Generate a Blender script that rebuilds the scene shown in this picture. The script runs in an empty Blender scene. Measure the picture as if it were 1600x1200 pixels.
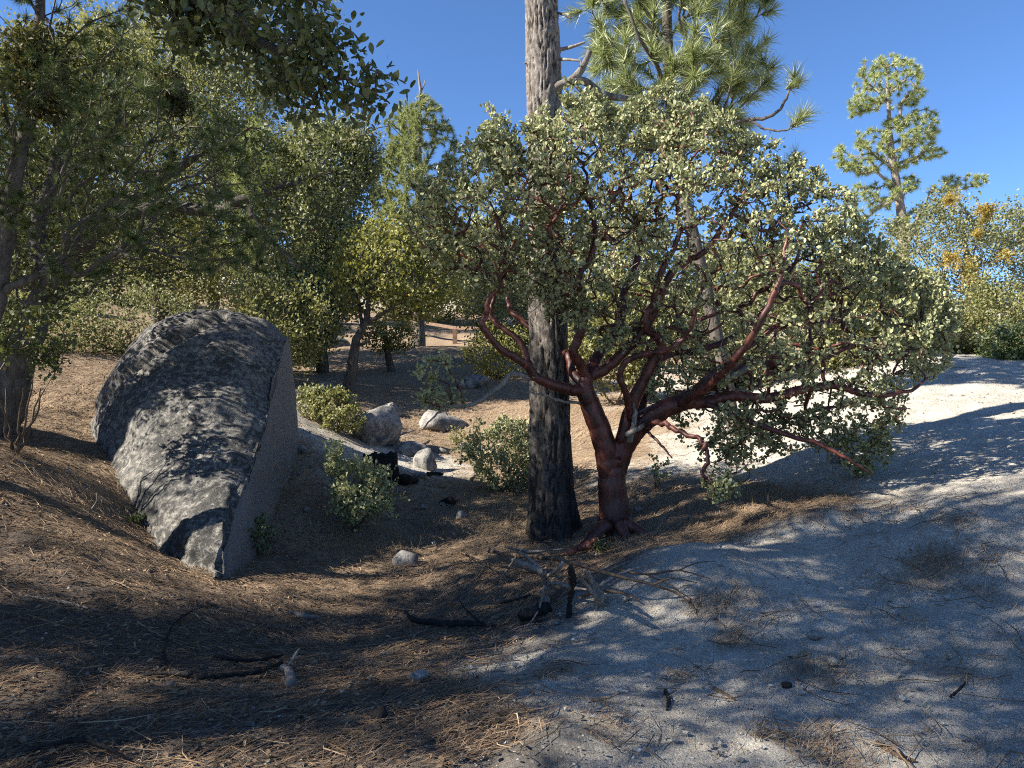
import bpy, math, random
import numpy as np
from mathutils import Matrix, Vector, Quaternion

rng = np.random.default_rng(7)
random.seed(7)
scene = bpy.context.scene
COL = scene.collection
R = math.radians

# ------------------------------------------------------------------ camera, sky, sun, exposure
F, CX, CY, EYE = 1164.0, 800.0, 600.0, 1.6          # the photograph's own pixels (1600 x 1200)
cam_d = bpy.data.cameras.new('camera')
cam_d.sensor_width = 36.0
cam_d.lens = 36.0 * F / 1600.0
cam_d.clip_start, cam_d.clip_end = 0.05, 2000.0
cam = bpy.data.objects.new('camera', cam_d)
cam.location = (0, 0, EYE)
cam.rotation_euler = (R(90), 0, 0)
COL.objects.link(cam)
scene.camera = cam

SUN_EL, SUN_AZ = 36.0, 254.0                        # azimuth clockwise from +Y (the viewing direction)
world = bpy.data.worlds.new('World')
scene.world = world
world.use_nodes = True
wn = world.node_tree
sky = wn.nodes.new('ShaderNodeTexSky')
sky.sky_type = 'NISHITA'
sky.sun_disc = False
sky.sun_elevation = R(SUN_EL)
sky.sun_rotation = R(SUN_AZ)
sky.altitude = 1500
sky.air_density = 1.0
sky.dust_density = 0.0
sky.ozone_density = 9.0
wn.links.new(sky.outputs[0], wn.nodes['Background'].inputs[0])
wn.nodes['Background'].inputs[1].default_value = 0.068

sun_d = bpy.data.lights.new('sun', 'SUN')
sun_d.energy = 5.0
sun_d.angle = R(0.5)
sun_d.color = (1.0, 0.93, 0.82)
sun = bpy.data.objects.new('sun', sun_d)
to_sun = Vector((math.sin(R(SUN_AZ)) * math.cos(R(SUN_EL)), math.cos(R(SUN_AZ)) * math.cos(R(SUN_EL)), math.sin(R(SUN_EL))))
sun.rotation_euler = to_sun.to_track_quat('Z', 'Y').to_euler()
sun.location = (-20, -5, 20)
COL.objects.link(sun)

vs = scene.view_settings
vs.view_transform = 'Standard'
vs.look = 'None'
vs.exposure = 1.7
vs.gamma = 1.0
vs.use_curve_mapping = False
scene.cycles.use_denoising = False
scene.cycles.filter_width = 1.1
scene.cycles.sample_clamp_indirect = 4.0
scene.cycles.max_bounces = 6
scene.cycles.diffuse_bounces = 5
scene.cycles.transmission_bounces = 3

# ------------------------------------------------------------------ helpers: numbers
def PX(px, py, d):
    return np.array([d * (px - CX) / F, d, EYE + d * (CY - py) / F])

def nrm(v):
    return v / np.maximum(np.linalg.norm(v, axis=-1, keepdims=True), 1e-9)

def _hash(ix, iy, iz, seed):
    h = (ix.astype(np.uint32) * np.uint32(374761393) + iy.astype(np.uint32) * np.uint32(668265263)
         + iz.astype(np.uint32) * np.uint32(2246822519) + np.uint32(seed * 3266489917 % 4294967296))
    h = (h ^ (h >> np.uint32(13))) * np.uint32(1274126177)
    h = h ^ (h >> np.uint32(16))
    return (h & np.uint32(0xFFFFFF)).astype(np.float64) / 16777215.0

def vnoise(p, seed=0):
    p = np.asarray(p, float)
    i = np.floor(p).astype(np.int64)
    f = p - i
    f = f * f * f * (f * (f * 6 - 15) + 10)
    out = 0
    for dx in (0, 1):
        for dy in (0, 1):
            for dz in (0, 1):
                w = (f[..., 0] if dx else 1 - f[..., 0]) * (f[..., 1] if dy else 1 - f[..., 1]) * (f[..., 2] if dz else 1 - f[..., 2])
                out = out + w * _hash(i[..., 0] + dx, i[..., 1] + dy, i[..., 2] + dz, seed)
    return out * 2 - 1

def fbm(p, octaves=4, seed=0, gain=0.5):
    p = np.asarray(p, float)
    s, a, t = 0, 1.0, 0
    for o in range(octaves):
        s = s + a * vnoise(p * 2.0 ** o + 17.3 * o, seed + o)
        t += a
        a *= gain
    return s / t

def xyz(x, y, z=None):
    x, y = np.broadcast_arrays(np.asarray(x, float), np.asarray(y, float))
    return np.stack([x, y, np.zeros_like(x) if z is None else np.broadcast_to(z, x.shape)], -1)

def smooth(a, b, t):
    t = np.clip((t - a) / (b - a), 0, 1)
    return t * t * (3 - 2 * t)

def catmull(P, per):
    P = np.asarray(P, float)
    if len(P) < 3:
        t = np.linspace(0, 1, per + 1)[:, None]
        return P[0] * (1 - t) + P[-1] * t
    Q = np.vstack([2 * P[0] - P[1], P, 2 * P[-1] - P[-2]])
    out = []
    for i in range(1, len(Q) - 2):
        t = np.linspace(0, 1, per, endpoint=False)[:, None]
        a, b, c, d = Q[i - 1], Q[i], Q[i + 1], Q[i + 2]
        out.append(0.5 * (2 * b + (c - a) * t + (2 * a - 5 * b + 4 * c - d) * t ** 2 + (3 * b - 3 * c + d - a) * t ** 3))
    out.append(P[-1:])
    return np.vstack(out)

# ------------------------------------------------------------------ helpers: objects
ORI = {}

def tag(o, label=None, cat=None, group=None, kind=None):
    if label: o['label'] = label
    if cat: o['category'] = cat
    if group: o['group'] = group
    if kind: o['kind'] = kind
    return o

def thing(name, label, cat, loc, group=None):
    o = bpy.data.objects.new(name, None)
    o.empty_display_size = 0.2
    o.location = [float(v) for v in loc]
    COL.objects.link(o)
    ORI[o.name] = np.array([float(v) for v in loc])
    return tag(o, label, cat, group)

class MB:
    """Collects geometry; build() links it as ONE mesh object."""
    def __init__(self):
        self.V, self.Q, self.T, self.A, self.n = [], [], [], [], 0
    def add(self, V, Q=None, T=None, tint=0.5):
        V = np.asarray(V, float).reshape(-1, 3)
        if Q is not None and len(Q): self.Q.append(np.asarray(Q, np.int64).reshape(-1, 4) + self.n)
        if T is not None and len(T): self.T.append(np.asarray(T, np.int64).reshape(-1, 3) + self.n)
        self.V.append(V)
        self.A.append(np.broadcast_to(np.asarray(tint, float), (len(V),)))
        self.n += len(V)
        return self
    def build(self, name, mat, parent=None, smooth_shade=True, kind=None, loc=None):
        if parent is not None: org = ORI[parent.name]
        elif loc is not None: org = np.array([float(v) for v in loc])
        else: org = np.zeros(3)
        V = np.vstack(self.V) - org
        Q = np.vstack(self.Q) if self.Q else np.zeros((0, 4), np.int64)
        T = np.vstack(self.T) if self.T else np.zeros((0, 3), np.int64)
        me = bpy.data.meshes.new(name)
        me.vertices.add(len(V))
        me.vertices.foreach_set('co', V.astype(np.float32).ravel())
        nl = Q.size + T.size
        me.loops.add(nl)
        me.loops.foreach_set('vertex_index', np.concatenate([Q.ravel(), T.ravel()]).astype(np.int32))
        np_ = len(Q) + len(T)
        me.polygons.add(np_)
        me.polygons.foreach_set('loop_start', np.concatenate([np.arange(len(Q)) * 4, Q.size + np.arange(len(T)) * 3]).astype(np.int32))
        me.polygons.foreach_set('use_smooth', np.full(np_, bool(smooth_shade)))
        at = me.attributes.new('tint', 'FLOAT', 'POINT')
        at.data.foreach_set('value', np.concatenate(self.A).astype(np.float32))
        me.update(calc_edges=True)
        me.materials.append(mat)
        o = bpy.data.objects.new(name, me)
        COL.objects.link(o)
        if parent is not None: o.parent = parent
        else: o.location = org
        ORI[o.name] = org
        if kind: o['kind'] = kind
        return o

def tube(mb, P, r, sides=6, tint=0.5, cap=True, rough=0.0, seed=0):
    P = np.asarray(P, float)
    n = len(P)
    r = np.broadcast_to(np.asarray(r, float), (n,))
    t = np.gradient(P, axis=0)
    t = nrm(t)
    m = np.abs(t.mean(0))
    ref = np.eye(3)[int(np.argmin(m))]
    s = nrm(np.cross(t, ref))
    b = np.cross(t, s)
    a = np.linspace(0, 2 * np.pi, sides, endpoint=False)
    ring = np.cos(a)[None, :, None] * s[:, None] + np.sin(a)[None, :, None] * b[:, None]
    rr = np.repeat(r[:, None], sides, 1)
    if rough:
        arc = np.concatenate([[0], np.cumsum(np.linalg.norm(np.diff(P, axis=0), axis=1))]) / max(float(r.max()), 1e-3)
        q = np.stack([np.broadcast_to(np.cos(a) * 1.3, rr.shape), np.broadcast_to(np.sin(a) * 1.3, rr.shape), np.broadcast_to(arc[:, None] * .07, rr.shape)], -1)
        rr = rr * (1 + rough * fbm(q + P.mean() * 3, 3, seed))
    V = (P[:, None] + ring * rr[..., None]).reshape(-1, 3)
    i = np.arange(n - 1)[:, None] * sides
    j = np.arange(sides)[None]
    k = (j + 1) % sides
    Q = np.stack([i + j, i + k, i + sides + k, i + sides + j], -1).reshape(-1, 4)
    T = []
    if cap:
        V = np.vstack([V, P[-1] + t[-1] * r[-1] * 0.4, P[0] - t[0] * r[0] * 0.4])
        e = (n - 1) * sides
        T = [(e + a_, e + (a_ + 1) % sides, n * sides) for a_ in range(sides)] + [((a_ + 1) % sides, a_, n * sides + 1) for a_ in range(sides)]
    mb.add(V, Q, T, tint)

# ------------------------------------------------------------------ materials
def new_mat(name):
    m = bpy.data.materials.new(name)
    m.use_nodes = True
    nt = m.node_tree
    nt.nodes.clear()
    out = nt.nodes.new('ShaderNodeOutputMaterial')
    return m, nt, out

def N(nt, kind, **kw):
    n = nt.nodes.new(kind)
    for k, v in kw.items():
        if k in n.inputs: n.inputs[k].default_value = v
        else: setattr(n, k, v)
    return n

def ramp(nt, stops, fac=None):
    r = nt.nodes.new('ShaderNodeValToRGB')
    el = r.color_ramp.elements
    while len(el) < len(stops): el.new(0.5)
    for e, (p, c) in zip(el, stops):
        e.position = p
        e.color = (*c, 1) if len(c) == 3 else c
    if fac is not None: nt.links.new(fac, r.inputs[0])
    return r

def mixc(nt, fac, a, b, mode='MIX'):
    m = nt.nodes.new('ShaderNodeMix')
    m.data_type = 'RGBA'
    m.blend_type = mode
    for sock, v in ((m.inputs[0], fac), (m.inputs[6], a), (m.inputs[7], b)):
        if hasattr(v, 'is_output'): nt.links.new(v, sock)
        elif isinstance(v, tuple): sock.default_value = (*v, 1)
        else: sock.default_value = v
    return m.outputs[2]

def noise_tex(nt, vec, scale, detail=4, rough=0.55, dist=0.0):
    n = nt.nodes.new('ShaderNodeTexNoise')
    n.inputs['Scale'].default_value = scale
    n.inputs['Detail'].default_value = detail
    n.inputs['Roughness'].default_value = rough
    n.inputs['Distortion'].default_value = dist
    nt.links.new(vec, n.inputs['Vector'])
    return n.outputs[0]

def coords(nt, scale=(1, 1, 1), which='Object'):
    tc = nt.nodes.new('ShaderNodeTexCoord')
    mp = nt.nodes.new('ShaderNodeMapping')
    mp.inputs['Scale'].default_value = scale
    nt.links.new(tc.outputs[which], mp.inputs['Vector'])
    return mp.outputs[0]

def leaf_mat(name, stops, trans=0.35, gloss=0.03, rough=0.55):
    m, nt, out = new_mat(name)
    at = N(nt, 'ShaderNodeAttribute', attribute_name='tint')
    rp = ramp(nt, stops, at.outputs['Fac'])
    d = N(nt, 'ShaderNodeBsdfDiffuse')
    t = N(nt, 'ShaderNodeBsdfTranslucent')
    g = N(nt, 'ShaderNodeBsdfGlossy', Roughness=rough)
    nt.links.new(rp.outputs[0], d.inputs[0])
    tc = mixc(nt, 0.35, rp.outputs[0], (0.55, 0.6, 0.08), 'MULTIPLY')
    nt.links.new(mixc(nt, 0.6, rp.outputs[0], tc), t.inputs[0])
    g.inputs[0].default_value = (1, 1, 1, 1)
    m1 = N(nt, 'ShaderNodeMixShader', Fac=trans)
    nt.links.new(d.outputs[0], m1.inputs[1]); nt.links.new(t.outputs[0], m1.inputs[2])
    m2 = N(nt, 'ShaderNodeMixShader', Fac=gloss)
    nt.links.new(m1.outputs[0], m2.inputs[1]); nt.links.new(g.outputs[0], m2.inputs[2])
    nt.links.new(m2.outputs[0], out.inputs[0])
    return m

def wood_mat(name, stops, scale=(14, 14, 3), bump=0.5, rough=0.85, nscale=1.0, spec=0.2, dist=0.02):
    m, nt, out = new_mat(name)
    v = coords(nt, scale)
    n1 = noise_tex(nt, v, nscale, 8, 0.65, 0.6)
    rp = ramp(nt, stops, n1)
    b = N(nt, 'ShaderNodeBsdfPrincipled', Roughness=rough)
    b.inputs['Specular IOR Level'].default_value = spec
    nt.links.new(rp.outputs[0], b.inputs['Base Color'])
    bp = N(nt, 'ShaderNodeBump', Strength=bump, Distance=dist)
    nt.links.new(n1, bp.inputs['Height'])
    nt.links.new(bp.outputs[0], b.inputs['Normal'])
    nt.links.new(b.outputs[0], out.inputs[0])
    return m

def rock_mat(name, base, dark, light, lichen=0.5, grain=90.0, bump=0.6, mott=9.0, face=False):
    m, nt, out = new_mat(name)
    v = coords(nt)
    big = noise_tex(nt, v, 1.6, 6, 0.6, 0.5)
    mid = noise_tex(nt, v, mott, 8, 0.75, 0.4)
    fin = noise_tex(nt, v, grain, 3, 0.6)
    c = mixc(nt, ramp(nt, [(0.35, (0, 0, 0)), (0.62, (1, 1, 1))], big).outputs[0], base, light)
    lic = N(nt, 'ShaderNodeMath', operation='MULTIPLY_ADD')
    nt.links.new(big, lic.inputs[0]); lic.inputs[1].default_value = 0.55; nt.links.new(mid, lic.inputs[2])
    w = 0.86 - 0.14 * lichen
    lm = ramp(nt, [(w - 0.09, (0, 0, 0)), (w + 0.09, (1, 1, 1))], lic.outputs[0]).outputs[0]
    if face:
        ta = N(nt, 'ShaderNodeAttribute', attribute_name='tint').outputs['Fac']
        lm = mixc(nt, ta, mixc(nt, 0.8, lm, (0, 0, 0)), lm)
        c = mixc(nt, ta, (0.235, 0.215, 0.195), c)
    c = mixc(nt, lm, c, dark)
    c = mixc(nt, 0.75, c, ramp(nt, [(0.33, (0.38, 0.38, 0.4)), (0.46, (1, 1, 1)), (0.58, (1.0, 1.0, 0.98)), (0.7, (1.45, 1.42, 1.36))], fin).outputs[0], 'MULTIPLY')
    b = N(nt, 'ShaderNodeBsdfPrincipled', Roughness=0.9)
    b.inputs['Specular IOR Level'].default_value = 0.2
    nt.links.new(c, b.inputs['Base Color'])
    hs = N(nt, 'ShaderNodeMath', operation='MULTIPLY_ADD')
    nt.links.new(fin, hs.inputs[0]); hs.inputs[1].default_value = 0.25; nt.links.new(mid, hs.inputs[2])
    bp = N(nt, 'ShaderNodeBump', Strength=bump, Distance=0.04)
    nt.links.new(hs.outputs[0], bp.inputs['Height'])
    nt.links.new(bp.outputs[0], b.inputs['Normal'])
    nt.links.new(b.outputs[0], out.inputs[0])
    return m

def flat_mat(name, stops, rough=0.9):
    m, nt, out = new_mat(name)
    at = N(nt, 'ShaderNodeAttribute', attribute_name='tint')
    rp = ramp(nt, stops, at.outputs['Fac'])
    b = N(nt, 'ShaderNodeBsdfPrincipled', Roughness=rough)
    b.inputs['Specular IOR Level'].default_value = 0.15
    nt.links.new(rp.outputs[0], b.inputs['Base Color'])
    nt.links.new(b.outputs[0], out.inputs[0])
    return m

M = {}
M['manz_leaf'] = leaf_mat('manzanita leaf', [(0, (0.125, 0.14, 0.07)), (0.5, (0.28, 0.295, 0.145)), (0.9, (0.45, 0.45, 0.225)), (1, (0.30, 0.16, 0.07))], 0.28, 0.03, 0.5)
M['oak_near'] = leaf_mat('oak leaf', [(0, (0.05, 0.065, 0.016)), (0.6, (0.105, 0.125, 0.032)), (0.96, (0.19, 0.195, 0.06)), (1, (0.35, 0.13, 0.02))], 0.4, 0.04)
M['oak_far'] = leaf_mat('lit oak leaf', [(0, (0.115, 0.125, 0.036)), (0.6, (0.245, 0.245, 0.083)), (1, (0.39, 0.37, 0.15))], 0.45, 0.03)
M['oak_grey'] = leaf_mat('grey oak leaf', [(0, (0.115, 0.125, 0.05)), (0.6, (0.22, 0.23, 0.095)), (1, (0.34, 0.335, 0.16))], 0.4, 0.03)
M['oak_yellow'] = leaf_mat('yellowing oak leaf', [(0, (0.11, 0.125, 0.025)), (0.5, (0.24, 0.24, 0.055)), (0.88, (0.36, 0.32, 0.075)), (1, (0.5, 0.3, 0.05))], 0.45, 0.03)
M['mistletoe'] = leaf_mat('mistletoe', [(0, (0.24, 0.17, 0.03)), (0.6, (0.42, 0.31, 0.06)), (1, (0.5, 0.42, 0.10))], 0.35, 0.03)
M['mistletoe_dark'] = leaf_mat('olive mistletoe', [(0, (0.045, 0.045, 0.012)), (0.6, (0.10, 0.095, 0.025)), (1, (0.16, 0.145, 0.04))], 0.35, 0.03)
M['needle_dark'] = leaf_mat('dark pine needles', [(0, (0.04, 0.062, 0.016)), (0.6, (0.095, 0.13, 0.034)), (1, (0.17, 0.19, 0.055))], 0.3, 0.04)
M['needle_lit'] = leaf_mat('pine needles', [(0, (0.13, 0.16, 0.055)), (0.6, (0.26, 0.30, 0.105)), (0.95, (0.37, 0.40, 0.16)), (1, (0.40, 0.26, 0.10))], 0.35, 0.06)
M['needle_far'] = leaf_mat('far pine needles', [(0, (0.184, 0.226, 0.072)), (0.6, (0.338, 0.378, 0.133)), (1, (0.491, 0.513, 0.184))], 0.35, 0.04)
M['needle_blue'] = leaf_mat('pinyon needles', [(0, (0.13, 0.155, 0.05)), (0.6, (0.27, 0.30, 0.105)), (1, (0.40, 0.42, 0.17))], 0.4, 0.03)
M['sprig'] = leaf_mat('fresh green leaves', [(0, (0.04, 0.07, 0.015)), (1, (0.12, 0.16, 0.03))], 0.35, 0.06)
M['red_bark'] = wood_mat('red manzanita bark', [(0.3, (0.018, 0.008, 0.007)), (0.5, (0.070, 0.019, 0.013)), (0.62, (0.13, 0.038, 0.026)), (0.78, (0.22, 0.105, 0.078))], (11, 11, 4), 0.5, 0.5, 1.0, 0.45, 0.01)
M['grey_wood'] = wood_mat('weathered grey wood', [(0.3, (0.08, 0.07, 0.06)), (0.6, (0.24, 0.21, 0.18)), (0.8, (0.36, 0.33, 0.29))], (30, 30, 6), 0.5, 0.85)
M['brown_twig'] = wood_mat('brown twig', [(0.3, (0.05, 0.035, 0.025)), (0.7, (0.17, 0.12, 0.08))], (30, 30, 10), 0.4, 0.85)
M['oak_bark'] = wood_mat('oak bark', [(0.3, (0.035, 0.03, 0.025)), (0.6, (0.12, 0.105, 0.09)), (0.8, (0.22, 0.2, 0.175))], (22, 22, 7), 0.9, 0.9)
M['grey_bark'] = wood_mat('grey pine bark', [(0.3, (0.05, 0.045, 0.04)), (0.55, (0.17, 0.15, 0.13)), (0.75, (0.34, 0.32, 0.29))], (16, 16, 8), 0.8, 0.9)
M['pale_bark'] = wood_mat('pale pine bark', [(0.3, (0.10, 0.08, 0.065)), (0.55, (0.23, 0.195, 0.165)), (0.75, (0.36, 0.32, 0.28))], (9, 9, 3), 0.8, 0.9)
M['char'] = wood_mat('charred wood', [(0.3, (0.008, 0.008, 0.008)), (0.6, (0.022, 0.02, 0.019)), (0.85, (0.07, 0.055, 0.045))], (25, 25, 8), 0.9, 0.8)
M['fence_wood'] = wood_mat('brown fence wood', [(0.3, (0.10, 0.065, 0.045)), (0.7, (0.23, 0.15, 0.105))], (2, 12, 12), 0.4, 0.8)
M['granite'] = rock_mat('lichen covered granite', (0.215, 0.203, 0.185), (0.066, 0.064, 0.06), (0.36, 0.34, 0.30), 0.9, 110, 0.9, 16, True)
M['pale_granite'] = rock_mat('pale granite', (0.245, 0.232, 0.212), (0.11, 0.105, 0.10), (0.33, 0.315, 0.285), 0.6, 60)
M['grey_granite'] = rock_mat('grey granite', (0.24, 0.23, 0.215), (0.08, 0.08, 0.078), (0.36, 0.345, 0.32), 0.6, 80)
M['needle_litter'] = flat_mat('dry needles', [(0, (0.075, 0.055, 0.04)), (0.35, (0.20, 0.135, 0.085)), (0.75, (0.38, 0.26, 0.155)), (1, (0.55, 0.44, 0.30))])
M['leaf_litter'] = flat_mat('dry leaves', [(0, (0.06, 0.04, 0.025)), (0.6, (0.2, 0.13, 0.075)), (1, (0.34, 0.26, 0.17))])
M['gravel'] = flat_mat('gravel', [(0, (0.08, 0.075, 0.07)), (0.5, (0.24, 0.225, 0.20)), (1, (0.42, 0.40, 0.36))])
M['dry_grass'] = flat_mat('dry grass', [(0, (0.16, 0.12, 0.07)), (1, (0.36, 0.29, 0.18))])
M['blue_plastic'] = flat_mat('blue plastic', [(0, (0.02, 0.10, 0.45)), (1, (0.03, 0.14, 0.6))], 0.4)
M['orange_flower'] = flat_mat('orange petal', [(0, (0.6, 0.18, 0.01)), (1, (0.7, 0.28, 0.02))], 0.6)

# ------------------------------------------------------------------ terrain
CTRL = [  # pixel column, pixel row, distance
    (-300, 1200, 3.0), (0, 1200, 3.0), (400, 1200, 3.05), (800, 1200, 3.1), (1200, 1200, 3.1), (1600, 1200, 3.05), (1900, 1200, 3.0),
    (0, 1000, 4.2), (250, 1000, 4.5), (450, 1000, 4.75), (650, 1000, 4.75), (900, 1000, 4.5), (1200, 1000, 4.35), (1600, 1000, 4.15),
    (0, 850, 5.2), (200, 850, 5.75), (345, 908, 5.9), (500, 850, 7.25), (600, 800, 8.4), (700, 790, 8.75), (740, 850, 7.6), (640, 880, 6.75),
    (865, 850, 7.5), (960, 838, 7.5), (1000, 900, 5.75), (1100, 850, 6.4), (1250, 800, 7.1), (1400, 800, 6.4), (1600, 800, 5.7),
    (0, 700, 6.5), (-250, 700, 6.3), (150, 640, 8.8), (152, 690, 8.0), (185, 750, 7.3), (225, 830, 6.7), (270, 880, 6.3),
    (375, 893, 6.2), (430, 790, 7.7), (462, 690, 9.3), (500, 680, 10.2), (600, 705, 11.4), (690, 745, 10.4), (790, 770, 9.6), (760, 690, 13.0),
    (900, 730, 10.0), (1000, 715, 10.2), (1050, 750, 8.7), (1300, 690, 9.0), (1450, 650, 9.6), (1600, 650, 9.0),
    (480, 622, 14.5), (550, 612, 15.5), (620, 605, 17.0), (690, 655, 14.5), (800, 620, 16.0), (950, 650, 13.5), (1150, 610, 14.5),
    (470, 545, 22.0), (600, 540, 22.0), (716, 533, 26.0), (840, 525, 26.0), (1000, 540, 25.0),
    (1500, 558, 13.5), (1600, 592, 11.5), (1750, 600, 11.0), (1400, 585, 12.5), (1550, 566, 16.0), (1700, 585, 15.0),
    (0, 570, 10.0), (60, 530, 14.0), (250, 560, 12.0), (380, 570, 13.0), (-250, 560, 9.5), (1500, 545, 24.0), (1250, 550, 24.0), (1400, 530, 34.0), (1600, 540, 34.0),
]
cp = np.array([PX(*c) for c in CTRL])
cp = np.vstack([cp, [(-8, 0, 0.9), (8, 0, 0.35), (0, -4, -0.1), (-16, 2, 3.0), (16, 4, 2.2), (12, 10, 2.6), (-25, 20, 6), (-13, 12, 3.6),
                     (-20, 45, 9.5), (0, 45, 7.5), (20, 45, 6.0), (45, 45, 6), (-60, 45, 14), (-60, 0, 8), (60, 0, 3), (0, -30, -2), (-50, -30, 2), (50, -30, -1),
                     (0, 90, 15), (-70, 90, 20), (70, 90, 10), (0, 160, 16), (-120, 160, 18), (120, 160, 10), (-170, 0, 12), (170, 0, 2), (0, -90, -5), (170, -90, -5), (-170, -90, 2)]])

def _U(r2):
    return 0.5 * r2 * np.log(np.maximum(r2, 1e-12))
_n = len(cp)
_d2 = ((cp[:, None, :2] - cp[None, :, :2]) ** 2).sum(-1)
_A = np.zeros((_n + 3, _n + 3))
_A[:_n, :_n] = _U(_d2) + np.eye(_n) * 0.35
_A[:_n, _n] = 1; _A[:_n, _n + 1:] = cp[:, :2]
_A[_n, :_n] = 1; _A[_n + 1:, :_n] = cp[:, :2].T
_w = np.linalg.solve(_A, np.concatenate([cp[:, 2], np.zeros(3)]))

def Hs(x, y):
    x, y = np.broadcast_arrays(np.asarray(x, float), np.asarray(y, float))
    z = _w[_n] + _w[_n + 1] * x + _w[_n + 2] * y
    for k in range(_n):
        z = z + _w[k] * _U((x - cp[k, 0]) ** 2 + (y - cp[k, 1]) ** 2)
    return z

def H(x, y):
    z = Hs(x, y)
    p = xyz(x, y)
    far = np.clip((np.hypot(x, y) - 8) / 20, 0, 1)
    for bx, by, sx, sy, h in ((1.15, 5.5, .72, .75, .25), (2.5, 6.4, .7, .6, .13), (2.6, 5.0, .5, .5, -.07), (-1.2, 7.6, .7, 1.2, -.10), (-1.2, 5.3, .9, 1.2, -.10), (.1, 3.3, .9, .5, .05), (3.6, 5.6, .5, .9, .08)):
        z = z + h * np.exp(-((x - bx) / sx) ** 2 - ((y - by) / sy) ** 2)
    return z + 0.07 * fbm(p * 0.8, 3, 3) + 0.02 * fbm(p * 3.2, 3, 5) + far * 0.35 * fbm(p * 0.2, 3, 9)

_ts = np.concatenate([np.linspace(2.0, 20, 2400), np.linspace(20.02, 90, 1400)])

def G(px, py, sink=0.0, lift=0.0):
    x = _ts * (px - CX) / F
    z = EYE + _ts * (CY - py) / F
    hit = np.nonzero(z <= H(x, _ts) + lift)[0]
    i = hit[0] if len(hit) else len(_ts) - 1
    return np.array([x[i], _ts[i], float(H(x[i], _ts[i])) - sink])

def GD(px, d, sink=0.0):
    x = d * (px - CX) / F
    return np.array([x, d, float(H(x, d)) - sink])

# where needles lie (1) and where bare decomposed granite shows (0): blobs in metres
LIT = [(-4.5, 6.5, 2.6, 1.1), (-3.6, 4.4, 2.0, .36), (-1.2, 5.8, 1.6, .75), (-.2, 6.6, 1.2, 1.0), (-1.5, 4.2, 1.5, .22), (.2, 7.2, 1.3, 1.0), (1.6, 7.4, 1.1, 1.1), (1.2, 6.6, .7, .8), (2.3, 7.2, .8, .9),
       (-.5, 9.5, 1.6, .45), (1.0, 10.5, 2.6, .5), (-1.5, 14.5, 3.0, .4), (0.5, 13.5, 2.0, .45), (-2.2, 17.5, 3.0, .4), (-7, 9, 3, 1.1), (-9, 13, 4, 1.0), (0, 26, 8, .6), (-10, 25, 10, .9), (10, 24, 9, .6),
       (2.6, 4.9, .35, .45), (-2.4, 3.2, 1.2, .12), (-.6, 3.4, .5, .4), (-2.6, 5.2, 1.1, .55), (2.9, 6.3, .4, .25), (3.2, 5.2, .3, .35)]

LIT += [(*G(a, b)[:2], r, w) for a, b, r, w in ((1150, 1000, .18, .55), (1250, 1050, .22, .5), (1400, 975, .22, .4), (1450, 880, .2, .3), (1490, 812, .16, .6), (1200, 1150, .15, .5), (950, 1130, .16, .5), (690, 1080, .2, .7), (1310, 1180, .2, .5), (1100, 950, .25, .6), (1180, 915, .3, .5), (860, 1050, .15, .5), (1500, 1050, .2, .4), (1560, 930, .18, .3), (770, 1150, .2, .5), (1050, 1060, .14, .45))]

def litter(x, y):
    v = 0
    for bx, by, br, bw in LIT:
        v = v + bw * np.exp(-((x - bx) ** 2 + (y - by) ** 2) / (br * br))
    p = xyz(x, y)
    v = v + .12 * smooth(18, 30, y)
    v = v + 0.35 * fbm(p * 1.7, 4, 21) + 0.2 * fbm(p * 6, 3, 22)
    v = v - 0.5 * np.exp(-((x + 1.7) ** 2 + (y - 10.8) ** 2) / 1.6) - 0.5 * np.exp(-((x - 1.1) ** 2 + (y - 5.2) ** 2) / 0.7) - 0.7 * np.exp(-((x - 6) ** 2 + (y - 10) ** 2) / 9)
    return np.clip(v, 0, 1)

def soot_shade(x, y):  # dark sooty soil, strengthened to stand in for shade over the foreground
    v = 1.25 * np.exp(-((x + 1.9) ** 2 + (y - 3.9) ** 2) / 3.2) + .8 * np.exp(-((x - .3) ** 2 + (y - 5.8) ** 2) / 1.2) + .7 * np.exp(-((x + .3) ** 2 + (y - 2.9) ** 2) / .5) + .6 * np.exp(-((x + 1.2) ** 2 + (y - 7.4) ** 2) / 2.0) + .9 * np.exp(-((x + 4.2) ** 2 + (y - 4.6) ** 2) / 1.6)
    return np.clip(.85 * v + 0.45 * fbm(xyz(x, y) * 1.3, 4, 31), 0, 1)

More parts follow.
